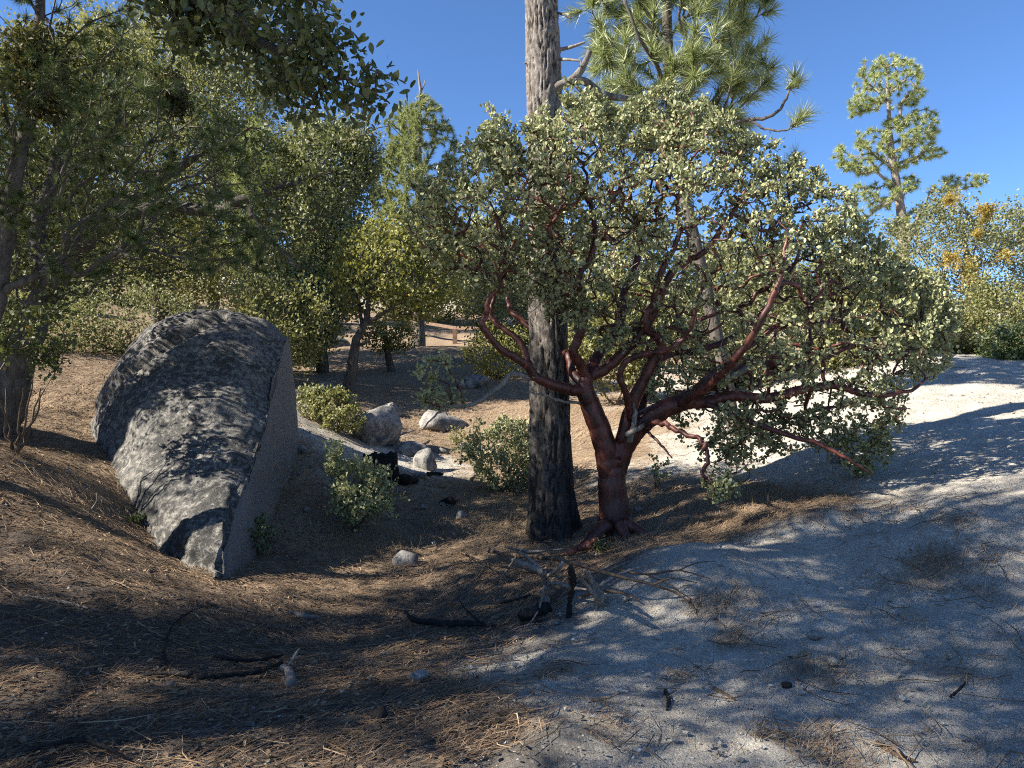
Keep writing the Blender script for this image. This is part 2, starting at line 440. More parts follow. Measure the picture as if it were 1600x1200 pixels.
def build_ground():
    n = 400
    u = np.linspace(-1, 1, n)
    gx = 12 * u + 200 * u ** 9
    gy = 7.5 + 11.5 * u + 170 * u ** 9
    X, Y = np.meshgrid(gx, gy, indexing='ij')
    x, y = X.ravel(), Y.ravel()
    z = H(x, y)
    near = np.exp(-((x / 14) ** 2 + ((y - 6) / 14) ** 2))
    p = xyz(x, y)
    lt = litter(x, y)
    z = z + near * (0.02 * fbm(p * 9, 4, 41) + 0.008 * lt * fbm(p * 22, 3, 42) + 0.035 * (np.abs(fbm(p * np.array([2.2, 2.2, 1]), 3, 44)) * -1))
    V = np.stack([x, y, z], -1)
    i = np.arange(n - 1)[:, None] * n
    j = np.arange(n - 1)[None]
    Q = np.stack([i + j, i + n + j, i + n + j + 1, i + j + 1], -1).reshape(-1, 4)
    m, nt, out = new_mat('ground')
    v = coords(nt)
    la = N(nt, 'ShaderNodeAttribute', attribute_name='litter').outputs['Fac']
    so = N(nt, 'ShaderNodeAttribute', attribute_name='soot_shade').outputs['Fac']
    n1 = noise_tex(nt, v, 2.2, 6, 0.6)
    n2 = noise_tex(nt, v, 26, 6, 0.7)
    n3 = noise_tex(nt, v, 95, 5, 0.8)
    dg = mixc(nt, ramp(nt, [(0.35, (0, 0, 0)), (0.65, (1, 1, 1))], n1).outputs[0], (0.42, 0.385, 0.325), (0.54, 0.505, 0.435))
    dg = mixc(nt, 0.85, dg, ramp(nt, [(0.32, (0.18, 0.18, 0.19)), (0.44, (0.8, 0.8, 0.8)), (0.55, (1.05, 1.05, 1.04)), (0.66, (1.7, 1.68, 1.62))], n3).outputs[0], 'MULTIPLY')
    dg = mixc(nt, 0.5, dg, ramp(nt, [(0.3, (0.55, 0.54, 0.53)), (0.55, (1.05, 1.05, 1.05))], n2).outputs[0], 'MULTIPLY')
    mp = nt.nodes.new('ShaderNodeMapping'); mp.inputs['Scale'].default_value = (20, 90, 40); mp.inputs['Rotation'].default_value = (0, 0, 0.5)
    nt.links.new(v, mp.inputs['Vector'])
    n4 = noise_tex(nt, mp.outputs[0], 1.0, 6, 0.7, 1.5)
    mp2 = nt.nodes.new('ShaderNodeMapping'); mp2.inputs['Scale'].default_value = (90, 20, 40); mp2.inputs['Rotation'].default_value = (0, 0, 0.9)
    nt.links.new(v, mp2.inputs['Vector'])
    n5 = noise_tex(nt, mp2.outputs[0], 1.0, 6, 0.7, 1.5)
    av = N(nt, 'ShaderNodeMath', operation='MAXIMUM')
    nt.links.new(n4, av.inputs[0]); nt.links.new(n5, av.inputs[1])
    nd = ramp(nt, [(0.36, (0.09, 0.062, 0.042)), (0.48, (0.21, 0.15, 0.10)), (0.60, (0.34, 0.26, 0.175)), (0.75, (0.45, 0.38, 0.28))], av.outputs[0]).outputs[0]
    lf = N(nt, 'ShaderNodeMath', operation='MULTIPLY_ADD')
    nt.links.new(n2, lf.inputs[0]); lf.inputs[1].default_value = 0.55; nt.links.new(la, lf.inputs[2])
    lm = ramp(nt, [(0.55, (0, 0, 0)), (0.9, (1, 1, 1))], lf.outputs[0]).outputs[0]
    c = mixc(nt, lm, dg, nd)
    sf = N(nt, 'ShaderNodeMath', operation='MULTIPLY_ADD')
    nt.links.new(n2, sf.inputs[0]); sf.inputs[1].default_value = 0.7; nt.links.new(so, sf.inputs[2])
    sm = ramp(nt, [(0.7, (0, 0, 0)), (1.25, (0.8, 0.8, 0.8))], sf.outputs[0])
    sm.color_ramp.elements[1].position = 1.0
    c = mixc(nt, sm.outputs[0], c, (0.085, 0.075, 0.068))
    b = N(nt, 'ShaderNodeBsdfPrincipled', Roughness=0.95)
    b.inputs['Specular IOR Level'].default_value = 0.1
    nt.links.new(c, b.inputs['Base Color'])
    hh = N(nt, 'ShaderNodeMath', operation='MULTIPLY_ADD')
    nt.links.new(n3, hh.inputs[0]); hh.inputs[1].default_value = 0.35; nt.links.new(n2, hh.inputs[2])
    h2 = N(nt, 'ShaderNodeMath', operation='MULTIPLY_ADD')
    nt.links.new(av.outputs[0], h2.inputs[0]); h2.inputs[1].default_value = 0.5; nt.links.new(hh.outputs[0], h2.inputs[2])
    bp = N(nt, 'ShaderNodeBump', Strength=0.9, Distance=0.035)
    nt.links.new(h2.outputs[0], bp.inputs['Height'])
    nt.links.new(bp.outputs[0], b.inputs['Normal'])
    nt.links.new(b.outputs[0], out.inputs[0])
    mb = MB().add(V, Q)
    o = mb.build('ground', m, kind='structure')
    for nm, val in (('litter', lt), ('soot_shade', soot_shade(x, y))):
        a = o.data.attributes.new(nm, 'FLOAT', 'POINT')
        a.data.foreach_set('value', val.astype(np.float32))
    tag(o, 'sloping decomposed granite ground with brown pine needles', None)
build_ground()

# ------------------------------------------------------------------ boulders
def rock(name, label, c, size, seed, mat, rot=0.0, tilt=0.0, group=None, sub=4, flat=0.35, rough=0.22, cat='rock'):
    import bmesh
    bm = bmesh.new()
    bmesh.ops.create_icosphere(bm, subdivisions=sub, radius=1.0)
    V = np.array([v.co[:] for v in bm.verts])
    T = np.array([[v.index for v in f.verts] for f in bm.faces])
    bm.free()
    r = 1 + rough * fbm(V * 1.1 + seed * 3.7, 3, seed) * 1.6 + rough * 0.25 * fbm(V * 5, 3, seed + 50)
    W = V * r[:, None]
    g = np.random.default_rng(seed)
    for _ in range(11):                                 # broken faces
        nv = nrm(g.normal(size=3) * np.array([1, 1, 0.8]))
        h = g.uniform(0.55, 0.9)
        dd = W @ nv - h
        W = W - np.where(dd > 0, dd * 0.85, 0)[:, None] * nv
    W[:, 2] = np.where(W[:, 2] < -flat, -flat + (W[:, 2] + flat) * 0.3, W[:, 2])
    W = W * np.asarray(size)
    ct, st = math.cos(tilt), math.sin(tilt)
    W = W @ np.array([[ct, 0, -st], [0, 1, 0], [st, 0, ct]])
    cr, sr = math.cos(rot), math.sin(rot)
    W = W @ np.array([[cr, sr, 0], [-sr, cr, 0], [0, 0, 1]])
    c = np.asarray(c, float)
    o = MB().add(W + c, None, T).build(name, mat, loc=c)
    return tag(o, label, cat, group)

def build_boulder():
    key = np.array([  # depth, left x, left z, top x, top z, ridge x, ridge z
        (5.84, -2.36, 0.02, -2.33, 0.06, -2.30, 0.03),
        (6.0, -2.47, 0.03, -2.38, 0.13, -2.31, 0.10),
        (6.3, -2.87, 0.10, -2.60, 0.42, -2.38, 0.36),
        (6.7, -3.3, 0.28, -2.85, 0.72, -2.44, 0.60),
        (7.3, -3.86, 0.66, -3.15, 1.17, -2.51, 0.94),
        (8.0, -4.45, 0.98, -3.45, 1.78, -2.60, 1.40),
        (8.5, -4.75, 1.2, -3.62, 2.25, -2.66, 1.85),
        (8.9, -4.90, 1.3, -3.72, 2.50, -2.72, 2.12),
        (9.3, -4.95, 1.4, -3.8, 2.48, -2.78, 2.2),
        (9.7, -4.8, 1.5, -3.85, 2.25, -2.9, 2.0),
        (10.0, -4.4, 1.5, -3.8, 1.8, -3.1, 1.6),
        (10.15, -4.0, 1.2, -3.7, 1.3, -3.4, 1.2)])
    nd = 110
    ds = np.interp(np.linspace(0, 1, nd), np.linspace(0, 1, len(key)), key[:, 0])
    K = [np.interp(ds, key[:, 0], key[:, i]) for i in range(1, 7)]
    ker = np.hanning(11); ker /= ker.sum()
    K = [np.convolve(np.pad(k, 5, mode='reflect', reflect_type='odd'), ker, 'valid') for k in K]
    rows = []
    for i, d in enumerate(ds):
        xl, zl, xt, zt, xr, zr = [k[i] for k in K]
        up = catmull([(xl + .12, zl - 1.0), (xl - .02, zl - .1), (xl * .86 + xt * .14, zl + (zt - zl) * .42), (xl * .5 + xt * .5, zl + (zt - zl) * .82), (xt, zt),
                      (xt * .35 + xr * .65, zt * .6 + zr * .4 + .04), (xr - .02, zr + .012), (xr, zr)], 11)
        dn = catmull([(xr, zr), (xr + .008, zr - .03), (xr + .05, zr - (zr + .6) * .14), (xr + .11, zr - (zr + .6) * .5), (xr + .14, -.7)], 10)[1:]
        pr = np.vstack([up, dn])
        rows.append(np.column_stack([pr[:, 0], np.full(len(pr), d), pr[:, 1]]))
    nup = len(up)
    V = np.array(rows)
    nr, nc = V.shape[:2]
    # coarse relief, pushed along an approximate normal
    du = np.gradient(V, axis=0); dv = np.gradient(V, axis=1)
    nn = nrm(np.cross(dv, du))
    mid = np.array([-3.6, 8.2, 0.3])
    nn = np.where((nn * (V - mid)).sum(-1, keepdims=True) < 0, -nn, nn)
    p = V.reshape(-1, 3)
    h = 0.08 * fbm(p * 1.3, 3, 61) + 0.035 * fbm(p * 5, 4, 62) + 0.02 * fbm(p * 16, 4, 63, .6)
    # two diagonal grooves across the left shoulder
    for off, w, dep in ((0.0, .045, .09), (.34, .03, .06)):
        s = (p[:, 0] + 4.15 + off) * 0.55 - (p[:, 2] - 1.75) * 0.62 + 0.05 * fbm(p * 2, 2, 64)
        win = np.exp(-((p[:, 1] - 8.35) / .75) ** 2) * (p[:, 0] < -3.35)
        h -= dep * np.exp(-(s / w) ** 2) * win
    face = (np.arange(nc) >= nup)
    V = V + nn * h.reshape(nr, nc, 1) * np.clip(1 - .3 * smooth(nup - 3, nup + 3, np.arange(nc)), .3, 1)[None, :, None]
    i = np.arange(nr - 1)[:, None] * nc
    j = np.arange(nc - 1)[None]
    Q = np.stack([i + j, i + j + 1, i + nc + j + 1, i + nc + j], -1).reshape(-1, 4)
    o = MB().add(V.reshape(-1, 3), Q, None, np.broadcast_to(np.where(face, 0.0, 1.0), (nr, nc)).ravel()).build('boulder', M['granite'], loc=(-3.5, 8.0, 0.5))
    tag(o, 'huge half buried granite boulder, flat on its right side, in dappled shade', 'boulder')
build_boulder()

# ------------------------------------------------------------------ plants: growing
def add_leaves(mb, C, A, Nn, L, W, tint, oval=True, fold=0.18):
    A = nrm(A); S = nrm(np.cross(A, Nn)); U = np.cross(S, A)
    n = len(C)
    L = np.broadcast_to(L, (n,))[:, None]; W = np.broadcast_to(W, (n,))[:, None]
    if oval:
        V = np.stack([C, C + A * L * .28 + S * W * .42 + U * W * fold, C + A * L * .72 + S * W * .44 + U * W * fold, C + A * L,
                      C + A * L * .72 - S * W * .44 + U * W * fold, C + A * L * .28 - S * W * .42 + U * W * fold], 1)
        b = np.arange(n)[:, None] * 6
        Q = np.concatenate([b + np.array([[0, 1, 2, 3]]), b + np.array([[0, 3, 4, 5]])])
        mb.add(V.reshape(-1, 3), Q, None, np.repeat(tint, 6))
    else:
        V = np.stack([C, C + A * L * .5 + S * W * .5 + U * W * fold, C + A * L, C + A * L * .5 - S * W * .5 + U * W * fold * .6], 1)
        b = np.arange(n)[:, None] * 4
        mb.add(V.reshape(-1, 3), b + np.array([[0, 1, 2, 3]]), None, np.repeat(tint, 4))

def leaf_spray(mb, tips, dirs, m, L, W, length, g, spread=0.06, oval=True, up=0.3, tone=0.45, keep=None):
    K = len(tips)
    ct = np.clip(0.5 + 0.28 * fbm(tips * 2.2, 2, 77) * 1.6 + g.normal(0, .07, K), 0, .97)
    P = np.repeat(tips, m, 0); D = np.repeat(nrm(dirs), m, 0)
    n = len(P)
    C = P - D * g.uniform(-.1, 1, n)[:, None] * length + g.normal(0, spread, (n, 3))
    A = D * 0.45 + g.normal(0, .65, (n, 3)) + np.array([0, 0, up])
    Nn = g.normal(0, 1, (n, 3)) + np.array([0, 0, .35])
    s = g.uniform(.7, 1.25, n)
    t = np.clip(np.repeat(ct, m) * .55 + .45 * g.uniform(0, 1, n) * .96, 0, .97)
    rare = g.uniform(0, 1, n) < .002
    t[rare] = 1.0
    if keep is not None:
        return C, A, Nn, L * s, W * s, t
    add_leaves(mb, C, A, Nn, L * s, W * s, t, oval)

def add_tufts(mb, P, D, n, length, width, g, shaft=0.12, amin=12, amax=70, tone=0.0):
    K = len(P)
    D = nrm(D)
    ct = np.clip(.5 + .3 * fbm(P * 1.5, 2, 78) + g.normal(0, .1, K) + tone, 0, .94)
    Pb = np.repeat(P, n, 0); Db = np.repeat(D, n, 0)
    q = g.normal(size=Pb.shape)
    q = nrm(q - (q * Db).sum(-1, keepdims=True) * Db)
    a = np.radians(g.uniform(amin, amax, len(Pb)))[:, None]
    dr = Db * np.cos(a) + q * np.sin(a)
    dr[:, 2] -= 0.08
    dr = nrm(dr)
    base = Pb - Db * (g.uniform(0, 1, len(Pb)) * shaft)[:, None]
    sd = nrm(np.cross(dr, g.normal(size=Pb.shape))) * width * .5
    Lh = (length * g.uniform(.75, 1.12, len(Pb)))[:, None]
    V = np.stack([base - sd, base + sd, base + dr * Lh], 1).reshape(-1, 3)
    t = np.clip(np.repeat(ct, n) * .6 + .4 * g.uniform(0, 1, len(Pb)), 0, .95)
    mb.add(V, None, np.arange(len(V)).reshape(-1, 3), np.repeat(t, 3))

class Tree:
    """A branching skeleton: traced limbs first, then twigs that reach for given tips."""
    def __init__(self, seed):
        self.g = np.random.default_rng(seed)
        self.P, self.par, self.L, self.r, self.ok = [], [], [], [], []
    def limb(self, pts, rad, parent=None, per=5, attach=True, wig=0.0):
        P = catmull(pts, per)
        rr = np.interp(np.linspace(0, 1, len(P)), np.linspace(0, 1, len(rad)), rad)
        if wig: P[1:-1] += self.g.normal(0, wig, (len(P) - 2, 3))
        if parent is None and self.P:
            q = np.array(self.P)
            parent = int(np.argmin(((q - P[0]) ** 2).sum(-1)))
        ids = []
        for k, (p, r_) in enumerate(zip(P, rr)):
            pr = (parent if parent is not None else -1) if k == 0 else ids[-1]
            l = 0 if pr < 0 else self.L[pr] + np.linalg.norm(p - self.P[pr])
            self.P.append(p); self.par.append(pr); self.L.append(l); self.r.append(r_)
            self.ok.append(attach if isinstance(attach, bool) else (k / len(P)) >= attach)
            ids.append(len(self.P) - 1)
        return P, rr
    def grow(self, tips, bf=.25, seg=.3, wig=.04, curve=.35, tip_r=.003, e=2.3, rise=0.0):
        tips = np.asarray(tips)
        n0 = len(self.P)
        cap = n0 + len(tips) * 14
        P = np.zeros((cap, 3)); P[:n0] = self.P
        L = np.zeros(cap); L[:n0] = self.L
        bad = np.zeros(cap); bad[:n0] = np.where(self.ok, 0, 1e6)
        par = list(self.par)
        n = n0
        seeds = P[:n0][bad[:n0] == 0]
        dmin = np.sqrt(((tips[:, None] - seeds[None]) ** 2).sum(-1)).min(1)
        tipid = []
        for k in np.argsort(dmin):
            t = tips[k]
            dv = P[:n] - t
            d = np.sqrt((dv * dv).sum(-1))
            j = int(np.argmin(d + bf * L[:n] + bad[:n]))
            dist = d[j]
            pj = par[j]
            dr = nrm(P[j] - P[pj]) if pj >= 0 else np.array([0, 0, 1.0])
            m = min(12, max(1, int(math.ceil(dist / seg))))
            s = (np.arange(1, m + 1) / m)[:, None]
            c = P[j] + dr * dist * curve + np.array([0, 0, rise * dist])
            B = (1 - s) ** 2 * P[j] + 2 * s * (1 - s) * c + s ** 2 * t
            if m > 1: B[:-1] += self.g.normal(0, wig * min(1, dist), (m - 1, 3))
            prev = j
            for b in B:
                P[n] = b
                L[n] = L[prev] + np.linalg.norm(b - P[prev])
                par.append(prev)
                prev = n
                n += 1
            tipid.append(prev)
        self.n0 = n0
        self.P = P[:n]; self.par = np.array(par); self.L = L[:n]
        acc = np.zeros(n)
        acc[tipid] += 1
        for i in range(n - 1, 0, -1):
            if par[i] >= 0: acc[par[i]] += acc[i]
        acc = np.maximum(acc, 1)
        r = tip_r * acc ** (1 / e)
        r[:n0] = np.array(self.r)
        pn = self.par[n0:]
        for i in range(n0, n): r[i] = min(r[i], r[self.par[i]] * .95)
        self.R = r
        ends = np.array(tipid)
        ends = ends[[True] * len(ends)]
        self.tips = self.P[ends]
        self.dirs = nrm(self.P[ends] - self.P[self.par[ends]])
        return self
    def twigs(self, mb, s_thick=6, tint=0.5):
        n = len(self.P)
        kids = [[] for _ in range(n)]
        for i in range(self.n0, n): kids[self.par[i]].append(i)
        stack = []
        for i in range(self.n0):
            for k in kids[i]: stack.append((i, k))
        while stack:
            p, c = stack.pop()
            ch = [p, c]
            while kids[ch[-1]]:
                ks = kids[ch[-1]]
                best = max(ks, key=lambda q: self.R[q])
                for q in ks:
                    if q != best: stack.append((ch[-1], q))
                ch.append(best)
            rr = self.R[ch].copy(); rr[0] = rr[1]
            mx = rr.max()
            tube(mb, self.P[ch], rr, s_thick if mx > .02 else (5 if mx > .01 else 3), tint, cap=False)

def in_poly(p, poly):
    x, y = p[:, 0], p[:, 1]
    ins = np.zeros(len(p), bool)
    dist = np.full(len(p), 1e9)
    n = len(poly)
    for i in range(n):
        (x0, y0), (x1, y1) = poly[i], poly[(i + 1) % n]
        c = (y0 > y) != (y1 > y)
        with np.errstate(divide='ignore', invalid='ignore'):
            ins ^= c & (x < (x1 - x0) * (y - y0) / (y1 - y0 + 1e-12) + x0)
        t = np.clip(((x - x0) * (x1 - x0) + (y - y0) * (y1 - y0)) / ((x1 - x0) ** 2 + (y1 - y0) ** 2 + 1e-9), 0, 1)
        dist = np.minimum(dist, np.hypot(x - x0 - t * (x1 - x0), y - y0 - t * (y1 - y0)))
    return ins, dist

def crown(poly, d, thick, n, g, shell=.7, slope=1.2, bare=None, bare_keep=.25, clump=0.0):
    """Points filling a crown whose side view is the outline poly; it is as deep as it is wide (up to thick)."""
    poly = [(d * (a - CX) / F, EYE + d * (CY - b) / F) for a, b in poly]
    lo = np.min(poly, 0); hi = np.max(poly, 0)
    out = []
    while sum(map(len, out)) < n:
        q = g.uniform(lo, hi, (n * 2, 2))
        ins, dist = in_poly(q, poly)
        q, dist = q[ins], dist[ins]
        T = np.minimum(thick, dist * slope + .12)
        u = g.uniform(0, 1, len(q)) ** shell * np.where(g.uniform(0, 1, len(q)) < .5, -1, 1)
        P = np.column_stack([q[:, 0], d + u * T, q[:, 1]])
        if clump:
            P = P[fbm(P * np.array([1, 1, 1.4]) / clump, 2, 91) > g.uniform(-.55, .15, len(P))]
        if bare is not None:
            bp = [(d * (a - CX) / F, EYE + d * (CY - b) / F) for a, b in bare]
            bi, _ = in_poly(P[:, [0, 2]], bp)
            P = P[~bi | (g.uniform(0, 1, len(P)) < bare_keep)]
        out.append(P)
    return np.vstack(out)[:n]

def leaf_mesh(name, mat, L, W, tint):
    mb = MB()
    s = np.array([[0, 0, 0], [.16, .2, .02], [.4, .40, .06], [.68, .42, .06], [.9, .22, .03], [1, 0, 0]])
    V = [s * np.array([L, W, W])] + [s[1:5] * np.array([L, -W, W])]
    V = np.vstack(V)
    Q = [(0, 1, 2, 5), (2, 3, 4, 5), (0, 5, 7, 6), (5, 9, 8, 7)]
    mb.add(V, Q, None, tint)
    o = mb.build(name, mat)
    me = o.data
    bpy.data.objects.remove(o)
    return me

def loose_leaves(parent, name, meshes, C, A, Nn, S, label=None):
    A = nrm(A); Sd = nrm(np.cross(Nn, A)); U = np.cross(A, Sd)
    org = ORI[parent.name]
    for i in range(len(C)):
        o = bpy.data.objects.new(name, meshes[i % len(meshes)])
        m = Matrix(((A[i, 0], Sd[i, 0], U[i, 0]), (A[i, 1], Sd[i, 1], U[i, 1]), (A[i, 2], Sd[i, 2], U[i, 2]))).to_4x4()
        o.matrix_basis = Matrix.Translation(Vector(C[i] - org)) @ m @ Matrix.Scale(float(S[i]), 4)
        o.parent = parent
        COL.objects.link(o)

def px_path(pts, d0):
    return np.array([PX(p[0], p[1], d0 + (p[2] if len(p) > 2 else 0)) for p in pts])

# ------------------------------------------------------------------ the red manzanita
def build_manzanita():
    D = 7.5
    base = G(962, 838)
    root = thing('manzanita_tree', 'large red barked manzanita with pale green leaves beside the tall pine trunk', 'tree', base)
    t = Tree(11)
    g = t.g
    trunk_px = [(966, 850, 0), (964, 825, 0), (958, 785, 0), (955, 745, 0), (957, 715, 0), (961, 692, 0)]
    def limb_obj(name, pts, rad, sides=14, rough=.12, label=None, mat='red_bark', attach=True, wig=.004, extra=None):
        P, rr = t.limb(px_path(pts, D), rad, None if t.P else -1, 6, attach, wig)
        mb = MB()
        tube(mb, P, rr, sides, .5, True, rough, len(t.P))
        if extra: extra(mb)
        o = mb.build(name, M[mat], root)
        if label: o['label'] = label
    def flare(mb):
        for a, ln, r0 in ((-2.7, .5, .075), (-1.2, .28, .07), (-.3, .34, .07), (2.2, .4, .07), (3.6, .35, .07)):
            e = base + np.array([math.cos(a) * ln, math.sin(a) * ln, 0])
            e[2] = float(H(e[0], e[1])) - .04
            s = base + np.array([math.cos(a) * .09, math.sin(a) * .09, .13])
            m = (s + e) / 2; m[2] = s[2] * .35 + e[2] * .65 + .02
            tube(mb, catmull([s, m, e], 5), np.linspace(r0, r0 * .4, 11), 10, .5, True, .35, 3)
    limb_obj('trunk', trunk_px, [.23, .175, .148, .136, .132, .09], 28, .1, None, attach=False, extra=flare)
    B = lambda pts, rad, **k: limb_obj('limb', pts, rad, **k)
    B([(957, 775, .02), (951, 735, -.02), (944, 695, -.06), (933, 660, -.1), (921, 630, -.12), (914, 606, -.15), (918, 585, -.1)], [.09, .112, .114, .108, .10, .088, .07], attach=False, sides=20, rough=.08)
    B([(957, 770, .0), (962, 735, .02), (971, 704, .02), (988, 676, -.03), (1014, 652, -.1), (1050, 634, -.2), (1086, 624, -.25)], [.09, .112, .118, .112, .104, .09, .075], attach=False, sides=20, rough=.08)
    B([(913, 612, -.15), (885, 607, -.28), (860, 600, -.38), (838, 590, -.46), (828, 577, -.5), (807, 560, -.6), (782, 545, -.65), (766, 527, -.7), (754, 508, -.75), (760, 490, -.75), (766, 465, -.8), (780, 448, -.8), (782, 425, -.85)],
      [.06, .056, .05, .046, .042, .04, .036, .032, .03, .028, .025, .022, .018], attach=.4)
    B([(832, 584, -.5), (825, 565, -.42), (817, 540, -.4), (797, 520, -.35), (776, 505, -.3), (766, 487, -.25), (772, 455, -.2), (750, 420, -.2), (720, 395, -.2)], [.036, .034, .03, .028, .026, .024, .02, .016, .012], attach=.4)
    B([(915, 602, -.12), (897, 586, 0), (890, 562, .1), (885, 552, .15), (865, 547, .2), (850, 527, .25), (832, 515, .3), (810, 495, .35), (795, 478, .4), (790, 440, .5), (765, 400, .5), (740, 370, .5)], [.05, .048, .044, .042, .04, .036, .032, .03, .027, .023, .018, .013], attach=.4)
    B([(917, 592, -.12), (907, 570, -.2), (896, 551, -.3), (904, 530, -.35), (912, 505, -.4), (912, 475, -.45), (905, 450, -.5), (906, 425, -.5), (922, 405, -.5), (930, 370, -.5), (925, 330, -.45), (905, 290, -.4), (880, 250, -.3)], [.055, .05, .047, .044, .042, .039, .036, .033, .03, .026, .022, .018, .013], attach=.35)
    B([(918, 588, -.1), (926, 570, 0), (938, 550, .1), (957, 528, .25), (972, 495, .4), (975, 460, .5), (992, 420, .6), (1000, 370, .7), (985, 310, .8), (990, 250, .8)], [.07, .066, .06, .055, .05, .045, .04, .034, .026, .018], attach=.35)
    B([(919, 590, -.1), (948, 574, -.1), (975, 550, -.1), (1000, 524, -.15), (1020, 492, -.2), (1032, 462, -.25), (1050, 425, -.3), (1075, 408, -.3), (1100, 392, -.35), (1140, 340, -.4), (1170, 290, -.4)], [.06, .058, .054, .05, .046, .042, .038, .034, .03, .024, .016], attach=.35)
    B([(972, 690, -.05), (985, 640, -.1), (1003, 600, -.15), (1022, 565, -.2), (1032, 540, -.25), (1026, 524, -.3), (1011, 516, -.35), (1008, 492, -.4), (1022, 472, -.4), (1030, 430, -.5), (1060, 370, -.55), (1060, 310, -.6), (1080, 250, -.6)], [.075, .068, .06, .053, .046, .04, .037, .035, .032, .028, .024, .02, .013], attach=.4)
    B([(992, 668, .1), (1005, 620, .25), (1020, 580, .4), (1033, 560, .5), (1055, 551, .6), (1090, 549, .7), (1140, 530, .8), (1180, 500, .95), (1220, 450, 1.0), (1250, 390, 1.0), (1255, 340, 1.0)], [.07, .062, .055, .05, .046, .042, .038, .033, .027, .02, .014], attach=.35)
    B([(985, 655, -.15), (978, 615, -.35), (969, 586, -.45), (982, 562, -.5), (1012, 552, -.6), (1040, 548, -.7), (1075, 520, -.8), (1090, 470, -.9), (1100, 440, -.9)], [.036, .033, .03, .028, .026, .024, .02, .016, .012], attach=.4)
    B([(1070, 629, -.2), (1110, 628, -.3), (1145, 619, -.4), (1200, 622, -.5), (1260, 607, -.55), (1300, 603, -.6), (1333, 610, -.6), (1357, 617, -.6), (1417, 612, -.6), (1450, 590, -.6)], [.065, .06, .054, .048, .04, .035, .03, .026, .018, .01], attach=.25)
    B([(1065, 628, -.2), (1100, 605, -.15), (1140, 590, -.1), (1178, 568, 0), (1213, 573, .05), (1255, 572, .1), (1300, 553, .1), (1350, 533, .1), (1413, 524, .1), (1460, 500, .1)], [.075, .07, .062, .054, .046, .04, .034, .028, .02, .01], attach=.25)
    B([(1090, 608, -.12), (1120, 580, .3), (1170, 540, .6), (1230, 500, .8), (1300, 460, .9), (1370, 430, .9)], [.05, .045, .038, .03, .022, .012], attach=.25)
    B([(1060, 632, -.25), (1110, 600, -.6), (1150, 560, -.9), (1190, 500, -1.1), (1220, 430, -1.2), (1230, 370, -1.2)], [.045, .04, .035, .028, .02, .012], attach=.25)
    B([(1004, 662, -.2), (1030, 661, -.5), (1058, 671, -.7), (1089, 685, -.85), (1101, 698, -.9), (1105, 720, -.95), (1097, 740, -.95), (1114, 753, -1.0), (1130, 766, -1.0)], [.028, .026, .024, .022, .02, .02, .018, .014, .01], attach=.3, wig=.01)
    B([(1002, 668, -.15), (1020, 682, -.3), (1036, 698, -.4), (1050, 716, -.45)], [.016, .014, .012, .007], attach=False)
    B([(1100, 628, -.3), (1150, 650, -.5), (1200, 670, -.6), (1270, 690, -.7), (1320, 715, -.8), (1360, 740, -.85)], [.03, .027, .024, .02, .015, .008], attach=.2)
    B([(842, 594, -.42), (800, 585, -.5), (785, 600, -.55), (752, 625, -.6), (725, 635, -.6), (700, 634, -.6), (680, 650, -.6), (660, 672, -.6)], [.028, .026, .024, .02, .017, .013, .009, .005], attach=.45, mat='grey_wood', label='bare grey branch reaching left past the pine')
    for pts, rad in (([(984, 690, -.16), (992, 655, -.22), (990, 630, -.22)], [.035, .03, .012]), ([(978, 680, -.2), (1000, 668, -.24), (1020, 655, -.26)], [.03, .024, .008]),
                     ([(905, 630, -.2), (880, 628, -.4), (850, 618, -.6), (815, 610, -.7)], [.016, .014, .01, .005]), ([(1170, 573, -.06), (1150, 585, -.16), (1120, 600, -.24)], [.03, .034, .02])):
        limb_obj('dead_snag', pts, rad, 8, .25, 'grey dead wood stub', 'grey_wood', attach=False)
    poly = [(648, 370), (690, 300), (745, 258), (762, 205), (788, 215), (800, 245), (850, 200), (880, 158), (940, 172), (1000, 160), (1036, 125), (1075, 155), (1130, 165), (1165, 205), (1215, 225), (1245, 250), (1300, 290), (1335, 310),
            (1355, 370), (1410, 410), (1470, 440), (1495, 490), (1480, 560), (1450, 610), (1410, 640), (1390, 690), (1372, 752), (1320, 730), (1270, 712), (1210, 705), (1165, 735), (1140, 772), (1105, 765), (1095, 720), (1060, 680),
            (1020, 640), (1000, 590), (930, 545), (850, 505), (780, 480), (735, 470), (700, 440), (660, 400)]
    bare = [(700, 470), (740, 385), (880, 335), (1100, 345), (1240, 420), (1340, 520), (1400, 600), (1330, 655), (1100, 650), (1000, 650), (850, 540)]
    tips = crown(poly, D, 1.6, 3250, g, .5, 1.1, bare, .42, .42)
    ex4 = crown([(790, 270), (820, 235), (890, 230), (920, 320), (910, 440), (860, 480), (800, 460), (770, 350)], D - .65, .35, 190, g)
    ex1 = crown([(640, 570), (690, 555), (715, 580), (725, 620), (690, 645), (645, 620)], D - .6, .3, 34, g)
    ex2 = crown([(1095, 770), (1130, 745), (1160, 770), (1140, 785)], D - 1.0, .2, 30, g)
    ex3 = crown([(755, 250), (752, 208), (772, 198), (800, 222), (808, 260), (780, 300)], D - .7, .2, 60, g)
    def skew(q):
        q = q.copy()
        q[:, 1] -= .75 * smooth(1.6, -.3, q[:, 0])
        return q
    mid = skew(crown([(690, 400), (760, 300), (880, 220), (1000, 210), (1140, 210), (1260, 300), (1360, 420), (1440, 480), (1420, 580), (1330, 660), (1180, 680), (1080, 640), (1000, 560), (900, 500), (780, 460)], D, 1.35, 580, g, .7, 1.0))
    t.grow(mid, .16, .13, .13, .4, .0078, 2.5)
    kids = [[] for _ in range(len(t.P))]
    for i in range(t.n0, len(t.P)): kids[t.par[i]].append(i)
